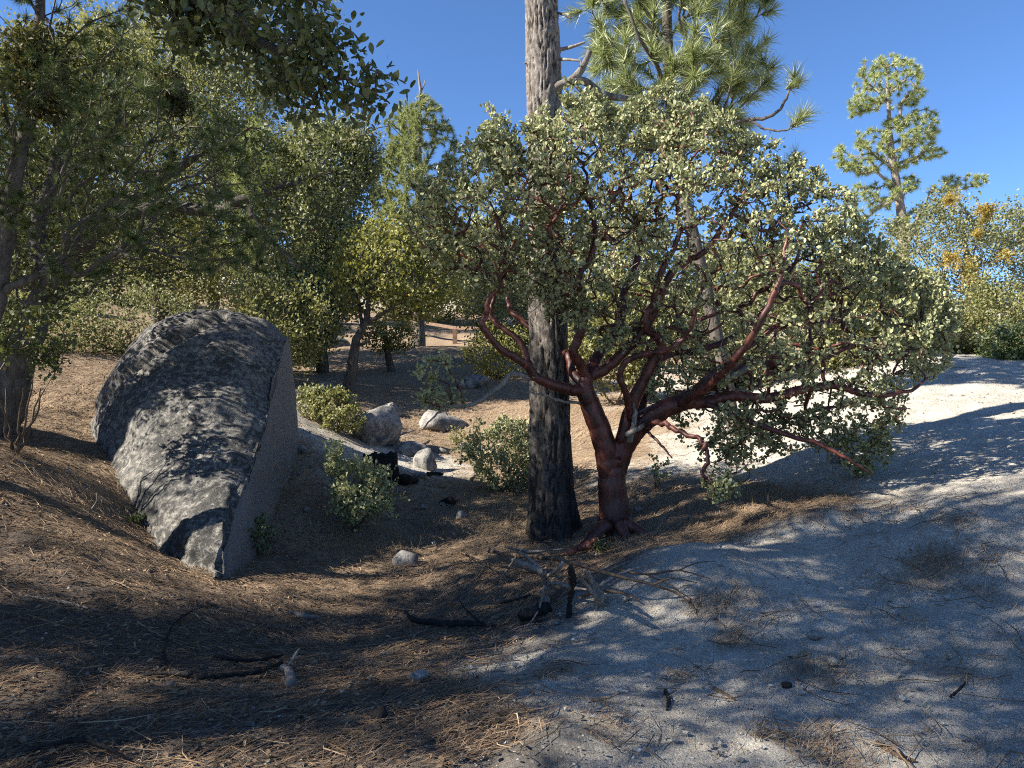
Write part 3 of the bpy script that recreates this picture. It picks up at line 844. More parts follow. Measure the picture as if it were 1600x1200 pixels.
    todo = [(i, k) for i in range(t.n0) for k in kids[i]]
    while todo:
        pr, c = todo.pop()
        ch = [pr, c]
        while kids[ch[-1]]:
            ks = sorted(kids[ch[-1]], key=lambda q: -t.R[q])
            todo += [(ch[-1], q) for q in ks[1:]]
            ch.append(ks[0])
        rr = t.R[ch].copy(); rr[0] = rr[1]
        mb = MB(); tube(mb, catmull(t.P[ch], 3), np.repeat(rr, 3)[:3 * len(rr) - 2], 7, .5, False, .08, c)
        mb.build('branch', M['red_bark'], root)
    t.P, t.par, t.L, t.r, t.ok = list(t.P), list(t.par), list(t.L), list(t.R), [True if i >= t.n0 else o for i, o in enumerate(list(t.ok) + [True] * (len(t.P) - len(t.ok)))]
    tips = skew(tips)
    t.grow(np.vstack([tips, ex1, ex2, ex3, ex4]), .22, .13, .09, .35, .0046, 2.4)
    mb = MB(); t.twigs(mb, 6)
    mb.build('twigs', M['red_bark'], root, kind='stuff')
    # grey dead twiglets inside the crown
    dead = Tree(12); dead.P, dead.par, dead.L, dead.r = list(t.P[:t.n0]), list(t.par[:t.n0]), list(t.L[:t.n0]), list(t.R[:t.n0]); dead.ok = list(t.ok)
    inner = crown([(700, 420), (900, 300), (1200, 350), (1400, 480), (1350, 640), (1100, 640), (900, 560), (760, 480)], D, 1.2, 480, g)
    dead.grow(skew(inner), .1, .12, .12, .3, .0026, 2.4)
    mb = MB(); dead.twigs(mb, 5)
    mb.build('dead_twigs', M['grey_wood'], root, kind='stuff')
    mb = MB()
    C, A, Nn, L, W, tn = leaf_spray(None, t.tips, t.dirs, 17, .041, .029, .08, g, .024, True, .35, keep=True)
    near = np.argsort(C[:, 1] + .35 * np.abs(C[:, 0] - 2) * 0)[:300]
    far = np.setdiff1d(np.arange(len(C)), near)
    add_leaves(mb, C[far], A[far], Nn[far], L[far], W[far], tn[far])
    mb.build('leaves', M['manz_leaf'], root, kind='stuff', smooth_shade=False)
    ms = [leaf_mesh('leaf', M['manz_leaf'], .05, .036, v) for v in (.2, .4, .6, .8)]
    loose_leaves(root, 'leaf', ms, C[near], A[near], Nn[near], L[near] / .05)
build_manzanita()

# ------------------------------------------------------------------ the tall pine trunk in the middle
def build_tall_pine():
    D = 7.8
    b = GD(865, 7.8)
    root = thing('pine_tree', 'tall pine with furrowed grey trunk charred black at its foot beside the manzanita', 'tree', b)
    m, nt, out = new_mat('furrowed charred and shaded bark')
    v = coords(nt, (26, 26, 13))
    n1 = noise_tex(nt, v, 1.0, 8, 0.65, 0.8)
    at = N(nt, 'ShaderNodeAttribute', attribute_name='tint').outputs['Fac']
    c = ramp(nt, [(0.3, (0.05, 0.044, 0.039)), (0.5, (0.155, 0.136, 0.12)), (0.72, (0.31, 0.275, 0.245))], n1).outputs[0]
    cf = ramp(nt, [(0.15, (0.25, 0.22, 0.2)), (0.6, (1, 1, 1))], at).outputs[0]
    c = mixc(nt, 1.0, c, cf, 'MULTIPLY')
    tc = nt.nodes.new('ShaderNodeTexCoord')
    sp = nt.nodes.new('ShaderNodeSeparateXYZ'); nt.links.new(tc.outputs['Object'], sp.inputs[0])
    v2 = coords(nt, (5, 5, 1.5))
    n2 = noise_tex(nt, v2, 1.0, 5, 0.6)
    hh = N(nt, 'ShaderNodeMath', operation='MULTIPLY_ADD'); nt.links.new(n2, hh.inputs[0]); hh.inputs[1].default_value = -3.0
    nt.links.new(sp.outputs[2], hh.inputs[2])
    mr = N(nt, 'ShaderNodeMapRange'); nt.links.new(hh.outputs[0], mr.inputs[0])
    for k, val in ((1, -1.2), (2, 1.5), (3, 0.84), (4, 0.0)): mr.inputs[k].default_value = val  # char at the foot; higher up the dark tone stands in for shade
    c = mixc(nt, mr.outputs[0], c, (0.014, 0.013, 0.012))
    bs = N(nt, 'ShaderNodeBsdfPrincipled', Roughness=0.9); bs.inputs['Specular IOR Level'].default_value = 0.2
    nt.links.new(c, bs.inputs['Base Color'])
    bp = N(nt, 'ShaderNodeBump', Strength=0.9, Distance=0.02); nt.links.new(n1, bp.inputs['Height']); nt.links.new(bp.outputs[0], bs.inputs['Normal'])
    nt.links.new(bs.outputs[0], out.inputs[0])
    path = np.array([PX(866, 870, D), PX(865, 840, D), PX(863, 790, D), PX(860, 700, D), PX(856, 520, D), PX(852, 300, D), PX(849, 100, D), PX(845, -30, D), PX(842, -300, D), PX(840, -800, D), PX(838, -1300, D)])
    rad = [.31, .275, .245, .215, .195, .182, .176, .16, .14, .10, .04]
    P = catmull(path, 52)
    rr = np.interp(np.linspace(0, 1, len(P)), np.linspace(0, 1, len(rad)), rad)
    sides = 104
    a = np.linspace(0, 2 * np.pi, sides, endpoint=False)
    ca, sa = np.cos(a), np.sin(a)
    q = np.stack([np.broadcast_to(ca, (len(P), sides)), np.broadcast_to(sa, (len(P), sides)), np.broadcast_to(P[:, 2:3], (len(P), sides))], -1)
    warp = fbm(q * np.array([1.5, 1.5, 1.0]), 2, 33)[..., None] * .5
    fur = 1 - np.abs(fbm((q + warp * .6) * np.array([5.0, 5.0, 2.9]), 3, 34)) * 3.2
    fur = np.clip(fur, 0, 1) ** 2.0                            # 1 in the furrows
    crossn = np.clip(1 - np.abs(fbm(q * np.array([4.5, 4.5, 9.0]), 2, 35)) * 4.5, 0, 1) * .55
    dep = np.clip(fur + crossn * .6, 0, 1)
    but = 1 + np.maximum(0, 1 - (P[:, 2:3] - b[2]) / .55) * .16 * np.sin(a * 5 + 1)[None]
    rad2 = rr[:, None] * but * (1 + .05 * fbm(q * 1.2, 2, 36)) + .012 - dep * .026
    V = np.stack([P[:, 0:1] + ca * rad2, P[:, 1:2] + sa * rad2, np.broadcast_to(P[:, 2:3], rad2.shape)], -1).reshape(-1, 3)
    i = np.arange(len(P) - 1)[:, None] * sides; j = np.arange(sides)[None]; k = (j + 1) % sides
    Q = np.stack([i + j, i + k, i + sides + k, i + sides + j], -1).reshape(-1, 4)
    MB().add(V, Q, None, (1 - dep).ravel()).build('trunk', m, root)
    def br(pts, rad, mat, label=None, per=6, rough=.2):
        mb = MB(); Pp = catmull(px_path(pts, D), per)
        tube(mb, Pp, np.interp(np.linspace(0, 1, len(Pp)), np.linspace(0, 1, len(rad)), rad), 10, .5, True, rough, 5)
        o = mb.build('branch', M[mat], root)
        if label: o['label'] = label
    br([(852, 150, -.02), (870, 136, -.12), (892, 126, -.15), (906, 112, -.15), (914, 98, -.15), (922, 80, -.15)], [.06, .05, .045, .04, .033, .028], 'grey_bark', 'stout broken branch stub curving up')
    br([(896, 126, -.15), (915, 128, -.12), (940, 146, -.05), (965, 153, 0), (988, 154, .05), (1000, 163, .05), (1010, 190, .05)], [.042, .04, .038, .035, .03, .02, .012], 'grey_bark', 'curved branch reaching right over the manzanita')
    br([(862, 80, 0), (890, 74, -.1), (914, 66, -.15)], [.022, .018, .012], 'grey_wood')
    br([(862, 93, 0), (885, 93, -.15), (909, 95, -.25)], [.018, .016, .008], 'grey_wood')
    br([(862, 18, 0), (878, 22, -.1), (893, 29, -.15)], [.014, .012, .007], 'brown_twig')
    br([(840, 98, 0), (828, 99, -.05), (819, 99, -.08)], [.014, .012, .008], 'grey_wood')
    br([(850, 215, -.1), (842, 200, -.2), (834, 185, -.25)], [.02, .016, .008], 'char')
    br([(908, 95, -.25), (907, 104, -.26), (904, 116, -.26)], [.006, .005, .003], 'grey_wood', per=3)
    # its living crown stands above the picture
    t = Tree(13)
    t.limb(np.array([PX(844, -150, D), PX(841, -500, D), PX(838, -900, D), PX(838, -1290, D)]), [.14, .11, .08, .03], -1)
    pol = [(840, -1420), (1000, -1150), (1080, -900), (1120, -600), (1010, -330), (840, -260), (690, -380), (580, -650), (650, -950), (740, -1200)]
    t.grow(crown(pol, D, 1.8, 130, t.g, .8, 1.2), .5, .4, .06, .2, .006, 2.3)
    mb = MB(); t.twigs(mb); mb.build('upper_branches', M['grey_bark'], root, kind='stuff')
    mb = MB(); add_tufts(mb, t.tips, t.dirs, 70, .24, .007, t.g, .25, 10, 80); mb.build('needles', M['needle_lit'], root, kind='stuff', smooth_shade=False)
build_tall_pine()

# ------------------------------------------------------------------ trees
def broad_tree(name, label, base, trunk, crowns, leafmat, bark, seed, leaf=(.04, .026), per=16, tip_r=.004, group=None, oval=False, bf=.3, seg=.3, spray=.2, spread=.09, extra_limbs=(), up=.2, cat='tree', stems='trunk', attach=.3, wig=.07):
    root = thing(name, label, cat, base, group)
    t = Tree(seed)
    mb = MB()
    first = True
    for pts, rad in [trunk] + list(extra_limbs):
        P, rr = t.limb(pts, rad, -1 if first else None, 5, attach, .012)
        tube(mb, P, rr, 12, .5, True, .2, seed)
        first = False
    mb.build(stems, M[bark], root)
    tips = np.vstack([crown(pl, d, th, n, t.g, .6, 1.1, None, .25, cl) for pl, d, th, n, cl in crowns])
    out = t.g.uniform(0, 1, len(tips)) < .16
    tips[out] = tips[out] + (tips[out] - tips.mean(0)) * t.g.uniform(.03, .28, (int(out.sum()), 1))
    t.grow(tips, bf, seg, wig, .3, tip_r, 2.35)
    mb = MB(); t.twigs(mb, 6); mb.build('branches', M[bark], root, kind='stuff')
    mb = MB()
    leaf_spray(mb, t.tips, t.dirs, per, leaf[0], leaf[1], spray, t.g, spread, oval, up)
    mb.build('leaves', M[leafmat], root, kind='stuff', smooth_shade=False)
    return root, t

def needle_tree(name, label, base, trunk, crowns, mat, bark, seed, n, length, width, shaft=.15, bf=.5, seg=.35, tip_r=.005, extra=(), tips_extra=None, amax=70, group=None, wig=.05, attach=.15, rise=0.0):
    root = thing(name, label, 'tree', base, group)
    t = Tree(seed)
    mb = MB()
    P, rr = t.limb(trunk[0], trunk[1], -1, 6, attach, .008)
    tube(mb, P, rr, 16, .5, True, .15, seed)
    mb.build('trunk', M[bark], root)
    for pts, rad in extra:
        P, rr = t.limb(pts, rad, None, 5, .3, .01)
        mb = MB(); tube(mb, P, rr, 8, .5, True, .15, seed)
        mb.build('branch', M[bark], root)
    tips = np.vstack([crown(pl, d, th, k, t.g, .7, 1.2, None, .25, cl) for pl, d, th, k, cl in crowns] + ([tips_extra] if tips_extra is not None else []))
    t.grow(tips, bf, seg, wig, .25, tip_r, 2.3, rise)
    mb = MB(); t.twigs(mb, 6); mb.build('branches', M[bark], root, kind='stuff')
    mb = MB(); add_tufts(mb, t.tips, t.dirs, n, length, width, t.g, shaft, 10, amax)
    mb.build('needles', M[mat], root, kind='stuff', smooth_shade=False)
    return root, t

# long needled pine just behind the manzanita
D = 10.6
b = GD(1150, D)
needle_tree('pine_tree', 'young long needled pine rising right behind the manzanita', b,
            (np.array([b - (0, 0, .2), PX(1128, 560, D), PX(1090, 400, D), PX(1060, 250, D), PX(1044, 100, D), PX(1040, -120, D), PX(1038, -330, D)]), [.10, .092, .085, .08, .075, .06, .02]),
            [([(890, 25), (915, -60), (960, -180), (1040, -330), (1110, -180), (1170, -60), (1205, 0), (1212, 50), (1190, 105), (1200, 150), (1165, 215), (1100, 240), (1000, 230), (900, 215), (890, 170), (930, 110), (915, 60)], D, 1.5, 560, .45)],
            'needle_lit', 'oak_bark', 21, 85, .27, .0125, .18, .45, .3, .006,
            extra=[([PX(1050, 260, D), PX(1100, 205, D - .5), PX(1150, 190, D - .8), PX(1200, 183, D - 1.0), PX(1225, 160, D - 1.1), PX(1238, 132, D - 1.1)], [.035, .03, .026, .022, .018, .012]),
                   ([PX(1172, 188, D - .9), PX(1200, 203, D - 1.1), PX(1228, 202, D - 1.2), PX(1250, 188, D - 1.2)], [.016, .014, .012, .009]),
                   ([PX(1055, 190, D), PX(1030, 110, D - .6), PX(1000, 60, D - .9), PX(975, 0, D - 1)], [.035, .03, .022, .015])],
            tips_extra=np.array([PX(1240, 118, D - 1.1), PX(1244, 128, D - 1.1), PX(1258, 178, D - 1.2), PX(1252, 184, D - 1.25), PX(1208, 105, D - .3), PX(1200, 125, D - .6), PX(1190, 90, D - .8), PX(1243, 245, D + .3), PX(1240, 250, D + .2), PX(1130, 110, D - 1), PX(1100, 85, D - 1.1), PX(1085, 120, D - 1.2)]))

# airy far pine on the right skyline
D = 32.0
b = GD(1416, D)
FP = [([(1335, 130), (1345, 97), (1380, 84), (1420, 92), (1440, 115), (1447, 145), (1430, 165), (1400, 170), (1375, 172), (1330, 182), (1326, 165)], D, 1.5, 190, .5),
      ([(1300, 245), (1312, 225), (1345, 205), (1390, 187), (1440, 168), (1462, 178), (1470, 205), (1455, 215), (1480, 240), (1440, 255), (1400, 265), (1370, 272), (1325, 275)], D, 2.0, 270, .5),
      ([(1318, 330), (1325, 290), (1370, 280), (1425, 275), (1440, 285), (1400, 320), (1360, 335), (1340, 375), (1328, 370)], D, 1.8, 130, .5),
      ([(1440, 300), (1480, 275), (1540, 274), (1542, 286), (1490, 300)], D, .6, 45, 0.0),
      ([(1385, 350), (1440, 322), (1470, 320), (1425, 365), (1395, 366)], D, 1.0, 60, .4)]
needle_tree('pine_tree', 'tall airy pine standing against the sky on the right', b,
            (np.array([b - (0, 0, .3), PX(1412, 400, D), PX(1407, 330, D), PX(1398, 270, D), PX(1391, 220, D), PX(1388, 170, D), PX(1386, 105, D)]), [.30, .23, .19, .15, .12, .08, .03]),
            FP, 'needle_far', 'pale_bark', 22, 60, .25, .026, .12, .2, .5, .013, amax=88, wig=.09, attach=.25,
            extra=[([PX(1412, 385, D), PX(1425, 365, D - .2), PX(1432, 345, D - .3), PX(1436, 325, D - .3)], [.14, .1, .07, .04])])

# mid conifer with dead top
D = 23.0
b = GD(655, D)
r_, _t = needle_tree('pinyon_tree', 'dense conical conifer with a bare dead tip behind the yellowing oak', b,
            (np.array([b - (0, 0, .2), PX(655, 420, D), PX(655, 280, D), PX(656, 150, D)]), [.2, .15, .1, .03]),
            [([(630, 152), (670, 148), (705, 190), (722, 235), (728, 300), (735, 360), (720, 440), (660, 470), (590, 460), (570, 380), (580, 320), (572, 270), (600, 230), (605, 190)], D, 1.7, 1250, .6)],
            'needle_blue', 'grey_bark', 23, 70, .17, .019, .3, .35, .4, .008, amax=85)
mb = MB(); tube(mb, np.array([PX(656, 165, D), PX(657, 140, D), PX(655, 125, D), PX(653, 109, D)]), [.05, .045, .035, .012], 8); tube(mb, np.array([PX(657, 145, D), PX(663, 132, D), PX(664, 125, D)]), [.03, .02, .01], 6)
mb.build('dead_tip', M['grey_wood'], r_)

# pale conifer lit in front of the oaks on the left
D = 17.5
b = GD(405, D)
needle_tree('pine_tree', 'bright green young pine lit by the sun among the oaks above the boulder', b,
            (np.array([b - (0, 0, .2), PX(400, 470, D), PX(392, 330, D), PX(395, 190, D)]), [.16, .13, .08, .03]),
            [([(395, 180), (440, 220), (465, 235), (455, 270), (420, 300), (420, 420), (380, 440), (340, 400), (350, 330), (360, 250)], D, .9, 420, .5)],
            'needle_far', 'oak_bark', 24, 70, .16, .012, .24, .35, .3, .006)

# oaks and other broadleaves, far to near
SPEC = [
 ('oak_tree', 'sunlit yellow green oak directly behind the top of the boulder', 250, 19, [(250, 560), (245, 430), (260, 300), (270, 180)], [.17, .14, .1, .04],
  [([(130, 60), (260, 30), (380, 60), (420, 160), (440, 280), (430, 400), (360, 470), (220, 480), (130, 440), (110, 250)], 2.2, 992, 1.0)], 'oak_far', 31, 26),
 ('oak_tree', 'grey green oak whose rounded crown meets the open sky left of the conical conifer', 505, 18, [(470, 560), (490, 430), (505, 340), (520, 270)], [.16, .13, .1, .05],
  [([(440, 230), (480, 190), (540, 195), (585, 200), (588, 260), (575, 330), (560, 420), (540, 500), (490, 530), (450, 520), (430, 400)], 2.0, 832, .9)], 'oak_grey', 32, 26),
 ('oak_tree', 'dark trunked oak in the far left corner behind the leaning trunk', 60, 14.5, [(40, 560), (30, 420), (70, 300), (60, 200), (80, 100)], [.2, .17, .14, .1, .05],
  [([(-150, 250), (-100, 100), (60, 40), (180, 30), (220, 110), (200, 250), (150, 380), (60, 440), (-60, 430)], 2.0, 896, 1.0)], 'oak_far', 33, 24),
 ('oak_tree', 'tall oak behind the conifers filling the top left of the sky', 330, 27, [(340, 560), (335, 420), (330, 250), (345, 60)], [.25, .2, .15, .06],
  [([(180, 60), (250, -120), (400, -120), (500, -20), (510, 80), (470, 180), (430, 260), (300, 300), (190, 200)], 2.8, 896, 1.1)], 'oak_grey', 34, 26),
 ('oak_tree', 'dense low oak behind the right shoulder of the boulder', 440, 17, [(425, 560), (430, 520), (445, 460)], [.1, .08, .04],
  [([(370, 440), (430, 400), (500, 420), (545, 470), (520, 520), (480, 560), (440, 560), (390, 520)], 1.3, 420, .5)], 'oak_grey', 35, 26),
 ('oak_tree', 'broad bushy oak on the hill behind the leaning oak', 160, 26, [(150, 540), (160, 450), (150, 380)], [.2, .15, .08],
  [([(-40, 330), (60, 280), (220, 300), (330, 340), (340, 460), (300, 500), (170, 470), (80, 420), (-30, 430)], 2.2, 800, .9)], 'oak_far', 36, 24),
]
for nm, lab, bx, d, tp, tr, cr, lm, sd, per in SPEC:
    b = GD(bx, d)
    tr_pts = np.array([b - (0, 0, .2)] + [PX(x, y, d) for x, y in tp[1:]])
    broad_tree(nm, lab, b, (tr_pts, tr), [(pl, d, th, n, cl) for pl, th, n, cl in cr], lm, 'oak_bark', sd, (.082, .055), int(per * 2.1), .006, 'oaks on the slope behind the boulder', spray=.35, spread=.16, seg=.4)

# yellowing oak with the dark curved trunk
D = 15.2
b = G(545, 610)
D = float(b[1])
broad_tree('oak_tree', 'small yellowing oak with dark curved trunk in the gully', b,
           (np.array([b - (0, 0, .15), PX(549, 580, D), PX(553, 550, D), PX(560, 525, D), PX(572, 500, D), PX(576, 470, D), PX(590, 430, D)]), [.15, .115, .1, .09, .075, .055, .025]),
           [([(505, 420), (540, 365), (590, 335), (640, 338), (690, 370), (715, 430), (700, 480), (660, 500), (610, 495), (560, 490), (520, 470)], D, 1.4, 420, .5)], 'oak_yellow', 'oak_bark', 41, (.085, .06), 17, .005,
           spray=.28, spread=.12, extra_limbs=[(np.array([PX(570, 505, D), PX(595, 492, D - .2), PX(620, 475, D - .3), PX(645, 455, D - .3)]), [.05, .045, .035, .02]),
                                              (np.array([PX(557, 540, D), PX(568, 537, D - .1), PX(577, 528, D - .2), PX(585, 505, D - .3)]), [.04, .035, .03, .015]),
                                              (np.array([PX(567, 508, D), PX(562, 485, D + .2), PX(553, 455, D + .3), PX(545, 420, D + .3)]), [.045, .04, .03, .015])])
D = 18.5
b = GD(612, D)
broad_tree('oak_sapling', 'small olive green sapling with twisted dark stem beyond the curved oak trunk', b,
           (np.array([b - (0, 0, .1), PX(606, 552, D), PX(604, 540, D), PX(600, 520, D)]), [.11, .08, .07, .04]),
           [([(570, 520), (590, 500), (630, 505), (655, 520), (640, 545), (590, 548), (575, 540)], D, .7, 120, 0.0)], 'oak_yellow', 'oak_bark', 42, (.07, .05), 16, .005, spray=.2, spread=.1)

# shrubs of the right hand skyline
D = 21
b = GD(1510, D)
r_, t_ = broad_tree('oak_tree', 'grey green oak carrying orange mistletoe on the right skyline', b,
           (np.array([b - (0, 0, .2), PX(1515, 480, D), PX(1512, 420, D), PX(1505, 350, D)]), [.16, .12, .09, .03]),
           [([(1330, 420), (1360, 380), (1390, 350), (1440, 320), (1490, 300), (1530, 330), (1570, 320), (1640, 330), (1700, 420), (1680, 520), (1480, 520), (1400, 500), (1330, 470)], D, 2.0, 950, .8)], 'oak_grey', 'grey_wood', 43, (.09, .055), 32, .006, spray=.3, spread=.14)
def mistletoe(label, px, py, d, rpx, seed, mat='mistletoe', n=240, group='mistletoe balls in the oaks', sag=1.0):
    g = np.random.default_rng(seed)
    c = PX(px, py, d); r = rpx * d / F
    root = thing('mistletoe', label, 'mistletoe', c, group)
    mb = MB()
    u = nrm(g.normal(size=(n // 5, 3)))
    for v in u:
        v = v * np.array([1, 1, sag])
        tube(mb, np.array([c + v * r * .05, c + v * r * .5 + g.normal(0, r * .06, 3), c + v * r * g.uniform(.75, 1.0)]), [r * .02, r * .014, r * .006], 3, .5, False)
    mb.build('stems', M['brown_twig'], root, kind='stuff')
    mb = MB()
    p = nrm(g.normal(size=(n, 3))) * (r * g.uniform(.25, 1, n) ** .7)[:, None] * np.array([1, 1, sag])
    p = p * (1 + 1.1 * fbm(p / r * 1.3 + seed, 2, seed))[:, None]
    p = p[fbm(p / r * 2.2 + seed, 2, seed + 1) > g.uniform(-.7, .2, len(p))]
    leaf_spray(mb, c + p, p, 14, min(.07, r * .16), min(.04, r * .09), r * .3, g, r * .09, False, .1)
    mb.build('leaves', M[mat], root, kind='stuff', smooth_shade=False)
for k, (lab, px, py, rp) in enumerate([('orange mistletoe ball at the very top of the skyline oak', 1542, 329, 17), ('small orange mistletoe clump below the far pine\'s long arm', 1484, 312, 13), ('yellow mistletoe clump low in the middle of the skyline oak', 1487, 402, 16), ('largest yellow green mistletoe mass lowest in the skyline oak', 1515, 425, 21), ('yellow mistletoe at the right edge of the skyline oak', 1573, 399, 14), ('smallest yellow mistletoe high inside the skyline oak', 1528, 366, 10)]):
    mistletoe(lab, px, py, 19.2, rp, 500 + k, n=170)

for k, (bx, d, pl, lm, lab) in enumerate([
    (760, 34, [(690, 470), (700, 380), (760, 340), (830, 370), (850, 470), (770, 500)], 'oak_far', 'far oak on the hill left of the tall pine trunk'),
    (960, 36, [(850, 470), (880, 370), (960, 330), (1040, 370), (1060, 480), (950, 500)], 'oak_grey', 'far oak on the hill right of the tall pine trunk'),
    (1140, 38, [(1040, 480), (1060, 400), (1140, 370), (1230, 400), (1260, 490), (1140, 510)], 'oak_far', 'far oak on the hill behind the heart of the manzanita'),
    (1320, 36, [(1220, 490), (1250, 420), (1320, 390), (1390, 420), (1420, 500), (1320, 520)], 'oak_grey', 'far oak on the hill left of the airy pine'),
    (560, 38, [(450, 480), (470, 400), (560, 350), (640, 400), (660, 490), (560, 500)], 'oak_grey', 'far oak on the hill above the pale outcrop'),
    (250, 40, [(20, 480), (60, 380), (250, 330), (420, 380), (440, 480), (250, 500)], 'oak_grey', 'far broad oak on the hill behind the boulder')]):
    b = GD(bx, d)
    broad_tree('oak_tree', lab, b, (np.array([b - (0, 0, .3), PX(bx, 460, d), PX(bx + 5, 400, d)]), [.2, .15, .06]), [(pl, d, 3.0, 420, 1.2)], lm, 'oak_bark', 130 + k, (.2, .13), 24, .01, 'far oaks on the hill', spray=.7, spread=.35, seg=.8)

# ------------------------------------------------------------------ shrubs
def shrub(name, label, base, poly, d, thick, n, leafmat, seed, leaf, per, bark='brown_twig', group=None, stems=6, clump=.22, spray=.1, spread=.03, oval=False, tip_r=.003):
    root = thing(name, label, 'shrub', base, group)
    t = Tree(seed)
    g = t.g
    pts = crown(poly, d, thick, n, g, .6, 1.2, None, .25, clump)
    cen = pts.mean(0)
    out = g.uniform(0, 1, len(pts)) < .22
    pts[out] += (pts[out] - cen) * g.uniform(.05, .42, (int(out.sum()), 1)) * np.array([1, 1, .8]) + np.array([0, 0, .02])
    pts[:, 2] = np.maximum(pts[:, 2], base[2] + .04)
    mb = MB()
    rad = np.ptp(pts[:, 0]) * .35
    t.limb(np.array([base - (0, 0, .1), base + (0, 0, .03)]), [tip_r * 5, tip_r * 5], -1, 2, False)
    for k in range(stems):
        a = k * 2.4 + g.uniform(0, .6)
        e = base * .45 + cen * .55 + np.array([math.cos(a) * rad * .6, math.sin(a) * min(rad, thick) * .6, 0])
        m = base * .75 + e * .25 + np.array([math.cos(a), math.sin(a), .2]) * rad * .12
        P, rr = t.limb(np.array([base + (0, 0, .0), m, e]), [tip_r * 5, tip_r * 4, tip_r * 2.2], 0, 5, .2, .008)
        tube(mb, P, rr, 6, .5, True, .15, k)
    mb.build('stems', M[bark], root)
    t.grow(pts, .25, .15, .08, .3, tip_r, 2.4)
    mb = MB(); t.twigs(mb, 5); mb.build('twigs', M[bark], root, kind='stuff')
    mb = MB(); leaf_spray(mb, t.tips, t.dirs, per, leaf[0], leaf[1], spray, g, spread, oval, .35)
    mb.build('leaves', M[leafmat], root, kind='stuff', smooth_shade=False)
    return root

shrub('shrub', 'grey green shaded shrub right of the boulder in front of the charred stump', G(553, 828), [(512, 760), (520, 700), (535, 690), (550, 725), (580, 715), (605, 735), (620, 770), (608, 800), (570, 815), (530, 805)], float(G(553, 828)[1]), .5, 200, 'manz_leaf', 61, (.042, .028), 16, oval=True)
shrub('shrub', 'round grey green shrub touching the left of the pine trunk', G(785, 768), [(720, 700), (745, 670), (780, 655), (815, 655), (850, 690), (855, 735), (820, 760), (780, 765), (745, 745)], float(G(785, 768)[1]), .65, 300, 'manz_leaf', 62, (.046, .03), 16, oval=True)
shrub('shrub', 'bright yellow green shrub in front of the sunlit boulder', G(525, 675), [(488, 640), (500, 615), (530, 608), (555, 630), (570, 650), (560, 672), (520, 675), (495, 665)], float(G(525, 675)[1]), .5, 170, 'oak_far', 63, (.05, .035), 16)
shrub('shrub', 'olive shrub between the boulder and the bright yellow green shrub', G(482, 655), [(465, 640), (470, 605), (495, 600), (512, 620), (500, 650), (475, 655)], float(G(482, 655)[1]) + .2, .45, 110, 'oak_grey', 64, (.05, .035), 16)
shrub('shrub', 'olive shrub with yellow tips above the grey rock behind the pine', G(775, 592), [(725, 560), (735, 525), (770, 510), (815, 520), (830, 560), (815, 590), (770, 592), (740, 585)], float(G(775, 592)[1]), .8, 230, 'oak_yellow', 65, (.06, .042), 16, spread=.07, spray=.16)
shrub('shrub', 'low dusty green shrub under the right skyline oak', GD(1540, 15.2), [(1450, 500), (1470, 460), (1530, 440), (1600, 450), (1690, 430), (1720, 560), (1600, 585), (1540, 575), (1480, 560), (1450, 545)], 15.2, 1.3, 700, 'oak_far', 66, (.06, .042), 28, spread=.09, spray=.2, clump=.6)
shrub('shrub', 'dark green shrub at the top edge of the pale slab', GD(1585, 13.6), [(1535, 570), (1545, 520), (1580, 505), (1640, 520), (1660, 590), (1600, 595)], 13.6, .7, 300, 'sprig', 67, (.055, .04), 24, spread=.07, spray=.15)
for k, (bx, d, pl, lm, lab) in enumerate([
    (960, 14.5, [(890, 560), (900, 470), (960, 430), (1040, 450), (1060, 540), (1000, 600), (920, 600)], 'oak_far', 'yellow green shrub seen through the fork of the manzanita'),
    (1160, 15.5, [(1060, 560), (1080, 440), (1160, 400), (1250, 430), (1280, 540), (1200, 600), (1100, 600)], 'oak_grey', 'tall grey green shrub hidden behind the middle of the manzanita'),
    (1350, 15.0, [(1260, 560), (1290, 440), (1350, 400), (1430, 420), (1470, 520), (1400, 580), (1300, 590)], 'oak_far', 'leafy shrub behind the right end of the manzanita'),
    (800, 21.0, [(730, 520), (740, 420), (800, 380), (870, 400), (890, 500), (830, 540), (770, 540)], 'oak_grey', 'grey shrub up the slope behind the pine trunk'),
    (680, 30.0, [(600, 500), (600, 420), (680, 390), (740, 420), (750, 490), (680, 505)], 'oak_far', 'distant shrub on the hill above the wooden fence')]):
    shrub('shrub', lab, GD(bx, d), pl, d, 1.2, 420, lm, 70 + k, (.085, .06), 28, spread=.12, spray=.25, clump=.6, tip_r=.004)
shrub('shrub', 'tangled olive brush behind the left shoulder of the boulder', GD(200, 12.5), [(70, 560), (90, 470), (160, 430), (260, 440), (330, 470), (320, 530), (240, 560)], 12.5, .9, 330, 'oak_grey', 91, (.06, .04), 18, spread=.1, spray=.2, clump=.6)
shrub('shrub', 'sparse brush left of the leaning trunk under the shaded oak', GD(-20, 11.5), [(-110, 580), (-90, 480), (-10, 440), (70, 460), (80, 550), (0, 590)], 11.5, .8, 200, 'oak_far', 92, (.06, .04), 16, spread=.1, spray=.2, clump=.6)
shrub('shrub', 'brush filling the gap between the boulder top and the yellowing oak', GD(415, 14.5), [(350, 540), (360, 460), (420, 430), (490, 450), (520, 520), (480, 570), (400, 570)], 14.5, .9, 300, 'oak_far', 93, (.07, .045), 18, spread=.1, spray=.2, clump=.6)
shrub('seedling', 'small green sprig with rounded leaves right of the manzanita trunk', G(1025, 765), [(1016, 745), (1018, 715), (1030, 702), (1042, 715), (1040, 745), (1028, 755)], float(G(1025, 765)[1]), .12, 14, 'manz_leaf', 81, (.04, .028), 9, stems=2, clump=0, spray=.05, spread=.015, oval=True)
